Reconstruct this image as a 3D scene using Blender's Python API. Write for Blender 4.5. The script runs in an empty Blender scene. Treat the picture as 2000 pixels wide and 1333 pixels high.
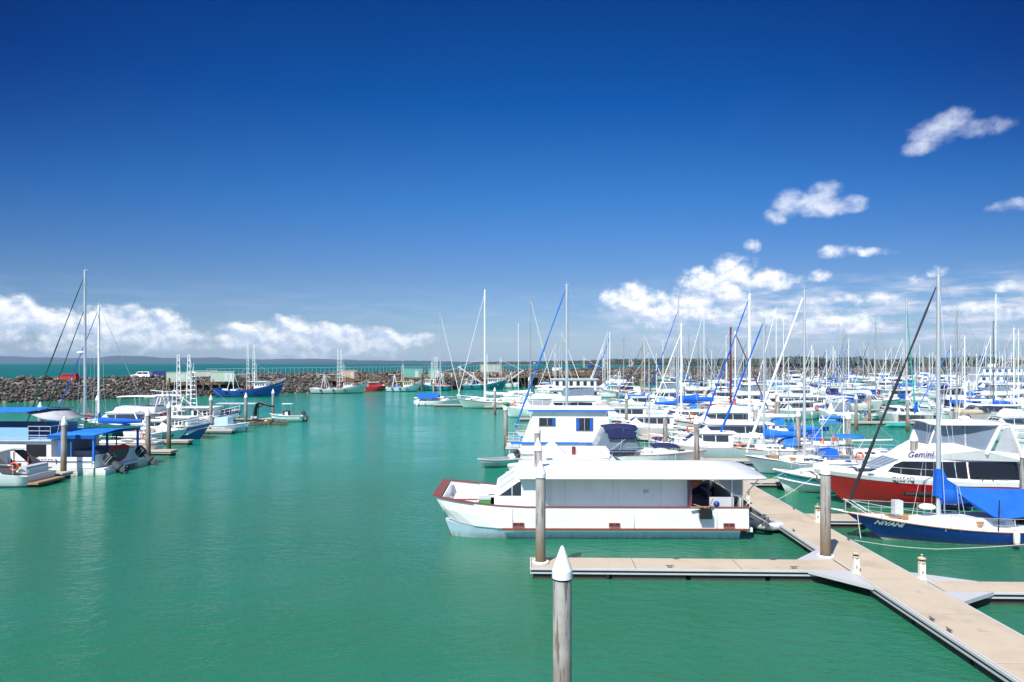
import bpy, bmesh, math, random
import numpy as np
from mathutils import Vector, Matrix
R=math.radians; PI=math.pi
random.seed(7); np.random.seed(7)
sc=bpy.context.scene; COL=sc.collection
# ---------------- camera
H=8.7; F=1333.0; CX=1000.0; HY=709.0      # eye height (m), focal length in photo pixels
cam=bpy.data.cameras.new('camera'); camo=bpy.data.objects.new('camera',cam); COL.objects.link(camo)
camo.location=(0,0,H); camo.rotation_euler=(R(90),0,0)
cam.sensor_width=36; cam.lens=24; cam.shift_y=(HY-666.5)/2000; cam.clip_start=.2; cam.clip_end=90000
sc.camera=camo
sc.view_settings.view_transform='Standard'; sc.view_settings.look='None'; sc.view_settings.gamma=1
sc.view_settings.exposure=0.5
sc.cycles.use_denoising=True
sc.cycles.max_bounces=6; sc.cycles.diffuse_bounces=3; sc.cycles.glossy_bounces=3; sc.cycles.transparent_max_bounces=10; sc.cycles.volume_bounces=0
sc.cycles.volume_step_rate=4
SUN_EL=R(51); SUN_AZ=R(211)    # azimuth measured from +Y clockwise (sun behind the camera's left shoulder)
sunl=bpy.data.lights.new('sun','SUN'); sunl.energy=4.8; sunl.angle=R(.5); sunl.color=(1,.965,.9)
suno=bpy.data.objects.new('sun',sunl); COL.objects.link(suno)
sd=Vector((math.sin(SUN_AZ)*math.cos(SUN_EL),math.cos(SUN_AZ)*math.cos(SUN_EL),math.sin(SUN_EL)))
suno.rotation_euler=(-sd).to_track_quat('-Z','Y').to_euler(); suno.location=(0,0,60)

# ---------------- node helper
class NT:
    def __init__(s,t): s.t=t; s.n=t.nodes; s.l=t.links
    def add(s,typ,**kw):
        n=s.n.new(typ)
        for k,v in kw.items(): setattr(n,k,v)
        return n
    def put(s,sock,v):
        if hasattr(v,'is_output') or isinstance(v,bpy.types.NodeSocket): s.l.new(v,sock)
        elif v is not None:
            try: sock.default_value=v
            except Exception: sock.default_value=(v,v,v)
    def m(s,op,a,b=None,c=None,clamp=False):
        n=s.add('ShaderNodeMath',operation=op,use_clamp=clamp); s.put(n.inputs[0],a)
        if b is not None: s.put(n.inputs[1],b)
        if c is not None: s.put(n.inputs[2],c)
        return n.outputs[0]
    def ss(s,v,a,b,to0=0.0,to1=1.0):
        n=s.add('ShaderNodeMapRange',interpolation_type='SMOOTHSTEP'); s.put(n.inputs[0],v)
        for i,x in zip((1,2,3,4),(a,b,to0,to1)): s.put(n.inputs[i],x)
        return n.outputs[0]
    def mix(s,f,a,b,bt='MIX'):
        n=s.add('ShaderNodeMix',data_type='RGBA',blend_type=bt); s.put(n.inputs[0],f)
        for i,x in ((6,a),(7,b)):
            if isinstance(x,tuple): n.inputs[i].default_value=(*x[:3],1)
            else: s.l.new(x,n.inputs[i])
        return n.outputs[2]
    def noise(s,vec,scale,detail=4,rough=.55,dist=0):
        n=s.add('ShaderNodeTexNoise'); s.put(n.inputs['Vector'],vec); n.inputs['Scale'].default_value=scale
        n.inputs['Detail'].default_value=detail; n.inputs['Roughness'].default_value=rough; n.inputs['Distortion'].default_value=dist
        return n.outputs[0]
    def mapping(s,vec,sc_=(1,1,1),loc=(0,0,0),rot=(0,0,0)):
        n=s.add('ShaderNodeMapping'); s.put(n.inputs[0],vec); n.inputs['Scale'].default_value=sc_; n.inputs['Location'].default_value=loc; n.inputs['Rotation'].default_value=rot
        return n.outputs[0]
    def ramp(s,v,stops):
        n=s.add('ShaderNodeValToRGB'); s.put(n.inputs[0],v); e=n.color_ramp.elements
        while len(e)<len(stops): e.new(.5)
        for k,(p,c) in enumerate(stops): e[k].position=p; e[k].color=(*c,1)
        return n.outputs[0]

# ---------------- sky: physical sky, deepened like a polarised photograph, with cumulus banks
w=bpy.data.worlds.new('World'); sc.world=w; w.use_nodes=True
N=NT(w.node_tree); N.n.clear()
sky=N.add('ShaderNodeTexSky',sky_type='NISHITA'); sky.sun_disc=False; sky.sun_elevation=SUN_EL; sky.sun_rotation=SUN_AZ
sky.air_density=1.0; sky.dust_density=.6; sky.ozone_density=2.5
tc=N.add('ShaderNodeTexCoord'); sep=N.add('ShaderNodeSeparateXYZ'); N.l.new(tc.outputs['Generated'],sep.inputs[0])
X,Y,Z=sep.outputs
hyp=N.m('SQRT',N.m('ADD',N.m('MULTIPLY',X,X),N.m('MULTIPLY',Y,Y)))
EL=N.m('ARCTAN2',Z,hyp); AZ=N.m('ARCTAN2',X,Y)
TINTS=[(0,(.52,.62,.80)),(.07,(.44,.57,.81)),(.19,(.36,.50,.74)),(.368,(.165,.465,.83)),(.587,(.020,.300,.74)),(.76,(.008,.210,.60)),(1,(.004,.14,.46))]
tint=N.mix(N.ss(EL,.62,.95),N.ramp(N.m('DIVIDE',N.m('MAXIMUM',EL,0.0),.62,clamp=True),TINTS),(.55,.85,1.25))
tint=N.mix(N.ss(N.m('ABSOLUTE',AZ),.95,1.5),tint,(.75,.9,1.15))
side=N.m('POWER',N.m('ABSOLUTE',AZ),2.0)
tside=N.m('SUBTRACT',1.0,N.m('MULTIPLY',N.m('MULTIPLY',N.m('MULTIPLY',N.m('MINIMUM',side,.45),1.6),N.ss(EL,.03,.40,.18,.9)),N.ss(N.m('ABSOLUTE',AZ),1.25,.75,0.0,1.0)))  # sides darkened in the sky colour, lens vignette painted in
tint2=N.mix(1.0,tint,N.add('ShaderNodeCombineColor').outputs[0],'MULTIPLY')
cc=tint2.node.inputs[7].links[0].from_node
for i,e_ in enumerate((1.5,1.0,.62)): N.put(cc.inputs[i],N.m('POWER',tside,e_))
skyc=N.mix(1.0,sky.outputs[0],tint2,'MULTIPLY')
def dirs(px,py): 
    u=(px-CX)/F; v=(HY-py)/F; return math.atan(u), math.atan(v/math.hypot(1,u))
P3=N.add('ShaderNodeCombineXYZ'); N.put(P3.inputs[0],AZ); N.put(P3.inputs[1],N.m('MULTIPLY',EL,1.25)); P=P3.outputs[0]
warp=N.noise(P,9,3,.6); 
n1=N.noise(P,27,8,.60,.12); n1u=N.noise(N.mapping(P,loc=(0.004,.010,0)),27,5,.60,.12)
# blobs: px,py,rx,ry in photo pixels, weight
blobs=[(30,625,75,42,1),(-60,630,90,50,1),(120,640,70,38,.95),(200,640,80,40,1),(285,645,85,38,1),(350,665,70,26,.8),(110,672,150,18,.45),
(480,660,60,26,.95),(560,655,75,32,1),(640,662,85,28,1),(730,666,75,22,.95),(800,662,45,14,.8),(620,690,180,14,.45),
(1240,590,60,34,1),(1300,610,70,30,.9),(1380,560,60,34,.95),(1430,530,45,28,.9),(1500,545,65,20,.75),(1380,600,90,30,.7),(1590,600,60,18,.7),(1640,588,50,14,.6),(1640,625,90,20,.62),(1500,612,80,22,.62),
(1585,400,58,20,.85),(1612,374,30,17,.85),(1542,397,28,22,.85),(1515,425,17,14,.55),(1655,400,34,14,.6),
(1640,492,42,12,.52),(1700,493,42,9,.46),(1468,482,14,10,.38),(1828,258,46,20,.62),(1858,234,36,16,.66),(1905,250,56,14,.42),(1800,288,34,12,.58),
(1600,540,22,10,.5),(1780,548,22,10,.4),(1825,532,20,10,.4),(1962,558,24,14,.55),(1715,585,40,14,.45),(1900,600,70,20,.5),(1995,610,80,16,.5),(1995,403,34,10,.25)]
field=None; low=None
for (bx,by,rx,ry,wt) in blobs:
    a,e=dirs(bx,by); ra=rx/F*math.cos(a)**2; re=ry/F*math.cos(a)
    da=N.m('MULTIPLY',N.m('SUBTRACT',AZ,a),1/ra); de=N.m('MULTIPLY',N.m('SUBTRACT',EL,e),1/re)
    q=N.m('SUBTRACT',wt,N.m('MULTIPLY',N.m('MULTIPLY_ADD',da,da,N.m('MULTIPLY',de,de)),wt*.62))
    field=q if field is None else N.m('MAXIMUM',field,q)
    hgt=N.m('MULTIPLY',de,N.m('MAXIMUM',q,0.0)); low=hgt if low is None else N.m('ADD',low,hgt)
field=N.m('MAXIMUM',field,-1.0)
f2=N.m('ADD',field,N.m('MULTIPLY',N.m('SUBTRACT',n1,.5),2.4))
dens=N.ss(f2,N.ss(EL,.10,.24,.06,-.25),N.ss(EL,.10,.24,.82,1.15))
# low broken layer near the horizon, right of the view and all the way round
lay=N.noise(N.mapping(P,sc_=(1,4.2,1),loc=(3,1.3,0)),16,6,.6)
rightm=N.ss(AZ,.05,.32); band=N.m('MULTIPLY',N.ss(EL,.015,.035),N.ss(EL,.125,.075))
ld=N.m('MULTIPLY',N.m('MULTIPLY',N.ss(lay,.36,.64),band),N.m('MULTIPLY_ADD',rightm,.85,.1))
haz=N.m('MULTIPLY',N.ss(EL,.07,.0),.30)
gate=N.ss(EL,0.0,.012)
lit=N.m('ADD',N.m('MULTIPLY',N.m('SUBTRACT',n1,n1u),3.0),N.m('MULTIPLY',low,.22))
lit=N.ss(N.m('ADD',N.m('ADD',lit,.42),N.m('MULTIPLY',N.ss(EL,.02,.12),.15)),.0,.95)
ccol=N.mix(lit,(4.2,5.0,6.6),(8.3,8.4,8.6))
ccol=N.mix(N.ss(EL,.13,.28,0,.6),ccol,(5.2,5.7,7.4))
lcol=N.mix(N.ss(lay,.5,.75),(4.3,4.9,6.3),(6.2,6.4,7.0))
c1=N.mix(haz,skyc,(4.2,5.0,6.6))
c2=N.mix(N.m('MULTIPLY',ld,gate),c1,lcol)
far=N.ss(EL,0.0,.07,.55,1.0)
c3=N.mix(N.m('MULTIPLY',N.m('MULTIPLY',dens,far),N.ss(EL,.12,.24,.95,.74)),c2,ccol)
bg=N.add('ShaderNodeBackground'); N.l.new(c3,bg.inputs[0]); bg.inputs[1].default_value=.1
wo=N.add('ShaderNodeOutputWorld'); N.l.new(bg.outputs[0],wo.inputs[0])

# ---------------- placing: a photo pixel on the water plane / at a distance
def G(px,py,z=0.0):
    d=(H-z)*F/(py-HY); return ((px-CX)*d/F,d)
def X_(px,d): return (px-CX)*d/F
def Zp(py,d): return H-(py-HY)*d/F
TILT=-math.atan(.03)
def UV(u,v): return (u+.03*v, v-.03*u)     # marina grid -> world

# ---------------- materials
MATS={}
def newmat(name):
    m=bpy.data.materials.new(name); m.use_nodes=True; n=NT(m.node_tree); b=n.n['Principled BSDF']; return m,n,b
def paint(name,rgb,rough=.35,dirt=.10,scale=1.3,metal=0,coat=0,bump=0,spec=.5,dcol=None):
    m,n,b=newmat(name)
    g=n.add('ShaderNodeNewGeometry').outputs['Position']
    f=n.noise(n.mapping(g,sc_=(1,1,.45)),scale,5,.65)
    d=dcol or (rgb[0]*.62,rgb[1]*.58,rgb[2]*.5)
    c=n.mix(n.m('MULTIPLY',n.ss(f,.42,.75),dirt*4,clamp=True),rgb,d); n.l.new(c,b.inputs['Base Color'])
    if name in('white','offwhite','ltgrey','paleblue','hullgreen','gelgrey','navy','cream','deepblue','red'):   # rain streaks and waterline scum
        z=n.add('ShaderNodeSeparateXYZ'); n.l.new(g,z.inputs[0]); s2=n.noise(n.mapping(g,sc_=(1,1,.06)),4.5,4,.6)
        c=n.mix(n.ss(s2,.56,.80,0,.22),c,d); c=n.mix(n.m('MULTIPLY',n.ss(z.outputs[2],.42,.02),n.ss(s2,.25,.7,.15,.6)),c,(.16,.14,.07)); n.l.new(c,b.inputs['Base Color'])
    n.put(b.inputs['Roughness'],n.m('MULTIPLY_ADD',f,.25,rough-.1)); b.inputs['Metallic'].default_value=metal
    b.inputs['Coat Weight'].default_value=coat; b.inputs['Specular IOR Level'].default_value=spec
    if bump:
        bn=n.add('ShaderNodeBump'); bn.inputs['Strength'].default_value=.8; bn.inputs['Distance'].default_value=bump*6
        n.l.new(n.m('ADD',n.m('MULTIPLY',n.noise(g,scale*9,3),.12),n.noise(n.mapping(g,sc_=(.6,1.3,1),rot=(.3,.2,.6)),1.7,3,.5,.6)),bn.inputs['Height']); n.l.new(bn.outputs[0],b.inputs['Normal'])
    MATS[name]=m; return m
PAL=dict(plate=((.44,.44,.445),.55),lettering=((.92,.92,.90),.4),white=((.80,.80,.78),.3),cream=((.74,.70,.60),.35),offwhite=((.70,.71,.70),.4),ltgrey=((.50,.52,.53),.4),grey=((.30,.32,.34),.45),dkgrey=((.09,.095,.10),.5),
 black=((.012,.013,.015),.4),navy=((.010,.045,.26),.25),navycloth=((.02,.028,.09),.85),deepblue=((.008,.055,.30),.3),blue=((.012,.11,.50),.75),blue2=((.02,.17,.60),.8),skyb=((.22,.42,.66),.5),
 paleblue=((.50,.66,.75),.35),teal=((.01,.20,.24),.3),aqua=((.14,.37,.32),.5),green=((.01,.10,.065),.85),tealc=((.02,.33,.30),.8),red=((.44,.010,.014),.2),redc=((.50,.03,.02),.7),maroon=((.14,.015,.02),.4),
 timber=((.22,.055,.03),.4),teak=((.36,.20,.09),.55),yellow=((.75,.50,.03),.5),orange=((.75,.12,.03),.5),rope=((.60,.56,.48),.8),rubber=((.03,.03,.032),.7),sand=((.50,.40,.28),.9),
 palegreen=((.44,.52,.42),.6),bright=((.04,.30,.06),.5),greycloth=((.40,.41,.44),.9),skin=((.45,.25,.16),.6),rust=((.20,.08,.04),.8),gelgrey=((.42,.50,.53),.35),hullgreen=((.30,.47,.42),.35),brownwood=((.12,.085,.06),.8),purple=((.045,.03,.16),.8),mesh=((.05,.05,.055),.8),seat=((.13,.15,.2),.7))
def M(n):
    if n in MATS: return MATS[n]
    if n in('glass','tint','clear'):
        m,nt,b=newmat(n); b.inputs['Base Color'].default_value={'glass':(.025,.03,.04,1),'tint':(.010,.010,.012,1),'clear':(.20,.25,.32,1)}[n]
        b.inputs['Roughness'].default_value=.12 if n!='clear' else .22; b.inputs['Specular IOR Level'].default_value=.7 if n=='glass' else .5
        if n=='clear': b.inputs['Alpha'].default_value=.8
        MATS[n]=m; return m
    if n in('alu','steel'):
        return paint(n,(.62,.63,.64) if n=='alu' else (.68,.69,.7),.38 if n=='alu' else .25,.05,metal=.55)
    c,r=PAL[n]; cloth=n in('blue','blue2','green','tealc','redc','navycloth','greycloth','purple','sand')
    return paint(n,c,r,.05 if not cloth else .13,coat=.25 if n in('red','navy','deepblue') else 0,bump=.012 if cloth else 0,spec=.2 if cloth else .5)

# ---------------- mesh builder
SPLIT_ON=[True]
SPLITN=set('fender tyre_fender cabin_window side_window wheelhouse_window hull_window pane curtain mullion window_mullion canopy_post awning_post roof_post top_support side_curtain scupper scupper_plate roof_clip edge_trim outrigger outrigger_arm cockpit_side equipment rod_holder fishing_pole coaming timber_slat louvre window deck_gear gunwale post panel_seam cross_beam antenna mesh_cover stern_rail curtain_frame upper_side pontoon name_lettering_side seat blue_trim timber_trim cockpit_furniture crane_part gusset bimini_frame canopy_frame roof_frame top_frame dodger_cloth door_post'.split())
class MB:
    def __init__(s): s.v=[]; s.f=[]; s.m=[]; s.s=[]
    def add(s,vs,fs,mi=0,sm=False):
        o=len(s.v); s.v+=[tuple(p) for p in vs]
        for f in fs: s.f.append(tuple(i+o for i in f)); s.m.append(mi); s.s.append(sm)
        return s
    def box(s,x0,x1,y0,y1,z0,z1,mi=0,rz=0,c=None):
        vs=[(x,y,z) for z in(z0,z1) for x,y in((x0,y0),(x1,y0),(x1,y1),(x0,y1))]
        if rz:
            cx,cy=c or ((x0+x1)/2,(y0+y1)/2); ca,sa=math.cos(rz),math.sin(rz)
            vs=[(cx+(x-cx)*ca-(y-cy)*sa,cy+(x-cx)*sa+(y-cy)*ca,z) for x,y,z in vs]
        return s.add(vs,[(0,3,2,1),(4,5,6,7),(0,1,5,4),(1,2,6,5),(2,3,7,6),(3,0,4,7)],mi)
    def prism(s,poly,z0,z1,mi=0,mtop=None):
        n=len(poly); vs=[(x,y,z0) for x,y in poly]+[(x,y,z1) for x,y in poly]
        s.add(vs,[tuple(range(n-1,-1,-1))]+[(i,(i+1)%n,n+(i+1)%n,n+i) for i in range(n)],mi)
        s.add(vs[n:],[tuple(range(n))],mi if mtop is None else mtop); return s
    def sheet(s,pts,th=.02,mi=0,sm=False):   # pts grid rows x cols -> thin solid
        nr=len(pts); nc=len(pts[0]); top=[p for r in pts for p in r]; bot=[(p[0],p[1],p[2]-th) for p in top]; k=nr*nc
        fs=[]
        for i in range(nr-1):
            for j in range(nc-1):
                a=i*nc+j; fs.append((a,a+1,a+nc+1,a+nc)); fs.append((k+a,k+a+nc,k+a+nc+1,k+a+1))
        for i in range(nr-1):
            a=i*nc; fs.append((a,a+nc,k+a+nc,k+a)); a=i*nc+nc-1; fs.append((a+nc,a,k+a,k+a+nc))
        for j in range(nc-1):
            a=j; fs.append((a+1,a,k+a,k+a+1)); a=(nr-1)*nc+j; fs.append((a,a+1,k+a+1,k+a))
        return s.add(top+bot,fs,mi,sm)
    def tube(s,path,r,n=6,mi=0,cap=True,zs=1.0):
        P=[Vector(p) for p in path]; rs=r if isinstance(r,(list,tuple)) else [r]*len(P)
        vs=[];fs=[]; up=None
        for i,p in enumerate(P):
            t=(P[min(i+1,len(P)-1)]-P[max(i-1,0)]); t=t.normalized() if t.length>1e-9 else Vector((0,0,1))
            a=Vector((0,0,1)) if abs(t.z)<.9 else Vector((1,0,0))
            if up is None: up=(a-t*a.dot(t)).normalized()
            else:
                up=up-t*up.dot(t); up=up.normalized() if up.length>1e-6 else (a-t*a.dot(t)).normalized()
            sdv=t.cross(up)
            for k in range(n):
                q=2*PI*k/n; vs.append(p+(up*math.cos(q)*zs+sdv*math.sin(q))*rs[i])
        for i in range(len(P)-1):
            for k in range(n): fs.append((i*n+k,i*n+(k+1)%n,(i+1)*n+(k+1)%n,(i+1)*n+k))
        s.add(vs,fs,mi,n>4)
        if cap: s.add(vs[:n],[tuple(range(n-1,-1,-1))],mi); s.add(vs[-n:],[tuple(range(n))],mi)
        return s
    def lathe(s,prof,c=(0,0,0),n=16,mi=0,sm=True,axis='z'):
        vs=[];fs=[]
        for r,z in prof:
            for k in range(n):
                q=2*PI*k/n; p=(r*math.cos(q),r*math.sin(q),z)
                if axis=='x': p=(z,p[0],p[1])
                if axis=='y': p=(p[0],z,p[1])
                vs.append((c[0]+p[0],c[1]+p[1],c[2]+p[2]))
        for i in range(len(prof)-1):
            for k in range(n): fs.append((i*n+k,i*n+(k+1)%n,(i+1)*n+(k+1)%n,(i+1)*n+k))
        return s.add(vs,fs,mi,sm)
    def cone_stack(s,prof,c=(0,0,0),n=24,mi=0):
        for a,b in zip(prof[:-1],prof[1:]): s.lathe([a,b],c,n,mi)
        return s
    def ring(s,c,Rr,r,axis='y',n=14,m=5,mi=0):
        pts=[]
        for i in range(n+1):
            a=2*PI*i/n; ca,sa=Rr*math.cos(a),Rr*math.sin(a)
            pts.append({'y':(c[0]+ca,c[1],c[2]+sa),'x':(c[0],c[1]+ca,c[2]+sa),'z':(c[0]+ca,c[1]+sa,c[2])}[axis])
        return s.tube(pts,r,m,mi,False)
    def blob(s,c,rx,ry,rz,mi=0,nu=10,nv=6,zmin=-1):
        prof=[]; vs=[];fs=[]
        for i in range(nv+1):
            t=-PI/2+PI*i/nv; zz=max(math.sin(t),zmin)
            for k in range(nu):
                q=2*PI*k/nu; vs.append((c[0]+rx*math.cos(t)*math.cos(q),c[1]+ry*math.cos(t)*math.sin(q),c[2]+rz*zz))
        for i in range(nv):
            for k in range(nu): fs.append((i*nu+k,i*nu+(k+1)%nu,(i+1)*nu+(k+1)%nu,(i+1)*nu+k))
        return s.add(vs,fs,mi,True)
    def pieces(s):
        p=list(range(len(s.v)))
        def f(a):
            while p[a]!=a: p[a]=p[p[a]]; a=p[a]
            return a
        for fc in s.f:
            a=f(fc[0])
            for q in fc[1:]: p[f(q)]=a
        V=np.array(s.v); rts=[f(i) for i in range(len(s.v))]; ids={}
        for i,r_ in enumerate(rts): ids.setdefault(r_,[]).append(i)
        bb=[(V[ix].min(0)-.03,V[ix].max(0)+.03,k) for k,ix in ids.items()]; g=list(range(len(bb)))
        def fg(a):
            while g[a]!=a: a=g[a]
            return a
        for i in range(len(bb)):
            for j in range(i):
                if (bb[i][0]<=bb[j][1]).all() and (bb[j][0]<=bb[i][1]).all(): g[fg(i)]=fg(j)
        grp={bb[i][2]:fg(i) for i in range(len(bb))}; out={}
        for fi,fc in enumerate(s.f): out.setdefault(grp[rts[fc[0]]],[]).append(fi)
        return list(out.values())
    def build(s,name,mats,parent=None):
        if name in SPLITN and SPLIT_ON[0] and parent is not None and len(s.v)<4000:
            ps=s.pieces()
            if 1<len(ps)<40:
                for fl in ps:
                    q=MB(); mp={}
                    for fi in fl:
                        f2=[]
                        for vi in s.f[fi]:
                            if vi not in mp: mp[vi]=len(q.v); q.v.append(s.v[vi])
                            f2.append(mp[vi])
                        q.f.append(tuple(f2)); q.m.append(s.m[fi]); q.s.append(s.s[fi])
                    o=q.build_one(name,mats,parent)
                return o
        return s.build_one(name,mats,parent)
    def build_one(s,name,mats,parent=None):
        me=bpy.data.meshes.new(name); me.from_pydata(s.v,[],s.f)
        if isinstance(mats,str): mats=[mats]
        for m in mats: me.materials.append(M(m) if isinstance(m,str) else m)
        me.polygons.foreach_set('material_index',s.m); me.polygons.foreach_set('use_smooth',s.s); me.update()
        o=bpy.data.objects.new(name,me); COL.objects.link(o)
        if parent is not None: o.parent=parent
        return o
def root(name): 
    o=bpy.data.objects.new(name,None); o.empty_display_size=.3; COL.objects.link(o); return o
def tag(o,label,cat,group=None,kind=None):
    if label: o['label']=label
    if cat: o['category']=cat
    if group: o['group']=group
    if kind: o['kind']=kind
    return o
def struct(o,label=None): o['kind']='structure'; 
def put(o,x,y,rz=0,z=0,rx=0,ry=0): o.location=(x,y,z); o.rotation_euler=(rx,ry,rz); return o
KIDS={}
def dup(o,parent=None):
    c=o.copy(); COL.objects.link(c)
    if parent is not None: c.parent=parent
    ch=KIDS.get(o.name)
    if ch is None: ch=KIDS[o.name]=list(o.children)
    for k in ch: dup(k,c)
    return c
def text_mesh(body,size,ext=.004,shear=0,bold=0):
    cu=bpy.data.curves.new('t','FONT'); cu.body=body; cu.size=size; cu.extrude=ext; cu.shear=shear; cu.offset=bold; cu.align_x='CENTER'; cu.align_y='CENTER'; cu.resolution_u=4
    o=bpy.data.objects.new('t',cu); COL.objects.link(o); dg=bpy.context.evaluated_depsgraph_get(); dg.update()
    me=bpy.data.meshes.new_from_object(o.evaluated_get(dg)); 
    vs=[tuple(v.co) for v in me.vertices]; fs=[tuple(p.vertices) for p in me.polygons]
    bpy.data.objects.remove(o); bpy.data.meshes.remove(me); return vs,fs
# ---------------- the setting: water, shore, breakwater, docks
def water_mat():
    m,n,b=newmat('water')
    g=n.add('ShaderNodeNewGeometry').outputs['Position']; sp=n.add('ShaderNodeSeparateXYZ'); n.l.new(g,sp.inputs[0])
    # basin darker green nearby and turquoise farther out, darker open sea beyond the breakwater
    big=n.noise(g,.012,3); 
    yy=n.m('ADD',sp.outputs[1],n.m('MULTIPLY',n.m('SUBTRACT',big,.5),60))
    basin=n.mix(n.ss(yy,20,85),(.020,.132,.066),(.006,.255,.158))
    sea=n.mix(n.noise(n.mapping(g,sc_=(.2,1,1)),.004,4),(.003,.080,.095),(.006,.110,.112))
    edge=n.m('SUBTRACT',sp.outputs[1],n.m('MULTIPLY',sp.outputs[0],.62))
    c=n.mix(n.ss(edge,255,262),basin,sea)
    patch=n.noise(n.mapping(g,sc_=(.6,1,1)),.05,4,.6)
    c=n.mix(n.m('MULTIPLY',n.ss(patch,.4,.7),.34),c,(.025,.20,.15))
    n.l.new(c,b.inputs['Base Color']); b.inputs['IOR'].default_value=1.33; op=n.ss(edge,255,262); n.l.new(n.m('SUBTRACT',.45,n.m('MULTIPLY',op,.38)),b.inputs['Specular IOR Level'])
    gust=n.ss(n.noise(n.mapping(g,sc_=(.5,1,1)),.035,3),.35,.65)
    w1=n.noise(n.mapping(g,sc_=(1,1.6,1),rot=(0,0,.5)),1.5,3,.5); w2=n.noise(n.mapping(g,sc_=(1,2.6,1),rot=(0,0,-.35)),5.5,3,.55)
    w3=n.noise(n.mapping(g,sc_=(1,1.5,1)),.22,2)
    n.l.new(n.m('ADD',n.m('MULTIPLY',op,.5),n.m('MULTIPLY_ADD',gust,.09,.045)),b.inputs['Roughness'])
    h=n.m('ADD',n.m('ADD',n.m('MULTIPLY',w1,.065),n.m('MULTIPLY',w2,n.m('MULTIPLY_ADD',gust,.026,.014))),n.m('MULTIPLY',w3,.10))
    bn=n.add('ShaderNodeBump'); bn.inputs['Strength'].default_value=1; bn.inputs['Distance'].default_value=1.0
    n.l.new(h,bn.inputs['Height']); n.l.new(bn.outputs[0],b.inputs['Normal'])
    return m
S=40000; wm=MB(); wm.add([(-S,-200,0),(S,-200,0),(S,S,0),(-S,S,0)],[(0,1,2,3)]); o=wm.build('water',[water_mat()]); struct(o)
# breakwater centre line (waterline of the harbour side), width and crest
BW=[(-330,20),(-225,75),(-165,110),(-112,148),(-62,198),(0,242),(60,278),(150,334),(315,425),(520,535),(760,650)]
def bw_at(s):
    i=min(int(s),len(BW)-2); f=s-i; a,b=BW[i],BW[i+1]; return (a[0]+(b[0]-a[0])*f,a[1]+(b[1]-a[1])*f)
def bw_n(s):
    a=bw_at(max(s-.3,0)); b=bw_at(min(s+.3,len(BW)-1)); d=Vector((b[0]-a[0],b[1]-a[1])).normalized(); return (-d.y,d.x)
def bwp(s,off,z): a=bw_at(s); n=bw_n(s); return (a[0]+n[0]*off,a[1]+n[1]*off,z)
CREST=5.4
def cr(s): return 4.5+.55*max(0,min(3,s-3))
prof=[(-2,-1.5),(0,-.2),(8.5,CREST-.35),(10,CREST-.3),(16.5,CREST-.3),(18,CREST-.2),(27,-1.5)]
mb=MB(); rows=[]
NS=80
for i in range(NS+1):
    s=i*(len(BW)-1)/NS; rows.append([bwp(s,o_,z*(cr(s)/CREST if z>2 else 1)) for o_,z in prof])
n=len(prof); mb.add([p for r in rows for p in r],[(i*n+j,i*n+j+1,(i+1)*n+j+1,(i+1)*n+j) for i in range(NS) for j in range(n-1)])
m,nt,b=newmat('gravel'); g=nt.add('ShaderNodeNewGeometry').outputs['Position']
nt.l.new(nt.mix(nt.noise(g,1.1,6,.7),(.13,.105,.085),(.34,.29,.24)),b.inputs['Base Color']); b.inputs['Roughness'].default_value=.95; MATS['gravel']=m
o=mb.build('breakwater','gravel'); struct(o)
# boulders
m,nt,b=newmat('boulder'); g=nt.add('ShaderNodeNewGeometry'); P_=g.outputs['Position']; isl=g.outputs['Random Per Island']
c=nt.ramp(isl,[(0,(.020,.018,.016)),(.35,(.046,.041,.036)),(.7,(.085,.075,.063)),(1,(.21,.19,.16))])
c=nt.mix(nt.m('MULTIPLY',nt.noise(P_,2.5,5,.7),.5),c,(.10,.075,.06)); sp=nt.add('ShaderNodeSeparateXYZ'); nt.l.new(P_,sp.inputs[0])
c=nt.mix(nt.ss(sp.outputs[2],1.6,.3,0,.75),c,(.03,.028,.024)); nt.l.new(c,b.inputs['Base Color']); b.inputs['Roughness'].default_value=.9; MATS['boulder']=m
def rockmesh(name,items):
    tv=[];tf=[]
    for _ in range(8):
        bm=bmesh.new(); bmesh.ops.create_icosphere(bm,subdivisions=1,radius=1)
        dirs_=[Vector((random.gauss(0,1),random.gauss(0,1),random.gauss(0,1))).normalized() for _ in range(7)]
        for v in bm.verts:
            for d in dirs_:
                k=v.co.dot(d)
                if k>.62: v.co-=d*(k-.62)
        tv.append(np.array([v.co[:] for v in bm.verts])); tf.append(np.array([[v.index for v in f.verts] for f in bm.faces])); bm.free()
    V=[];Fc=[];o_=0
    for (x,y,z,r) in items:
        k=random.randrange(8); q=Matrix.Rotation(random.uniform(0,6.3),3,'Z')@Matrix.Rotation(random.uniform(0,6.3),3,'X')
        sc3=np.array([r*random.uniform(.8,1.4),r*random.uniform(.6,1.1),r*random.uniform(.5,.9)])
        vv=(tv[k]*sc3)@np.array(q).T+np.array([x,y,z]); V.append(vv); Fc.append(tf[k]+o_); o_+=len(vv)
    V=np.vstack(V); Fc=np.vstack(Fc); me=bpy.data.meshes.new(name)
    me.vertices.add(len(V)); me.vertices.foreach_set('co',V.ravel()); me.loops.add(Fc.size); me.loops.foreach_set('vertex_index',Fc.ravel().astype(np.int32))
    me.polygons.add(len(Fc)); me.polygons.foreach_set('loop_start',np.arange(0,Fc.size,3,dtype=np.int32)); me.update(calc_edges=True); me.validate()
    me.materials.append(M('boulder')); o=bpy.data.objects.new(name,me); COL.objects.link(o); return o
items=[]
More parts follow.
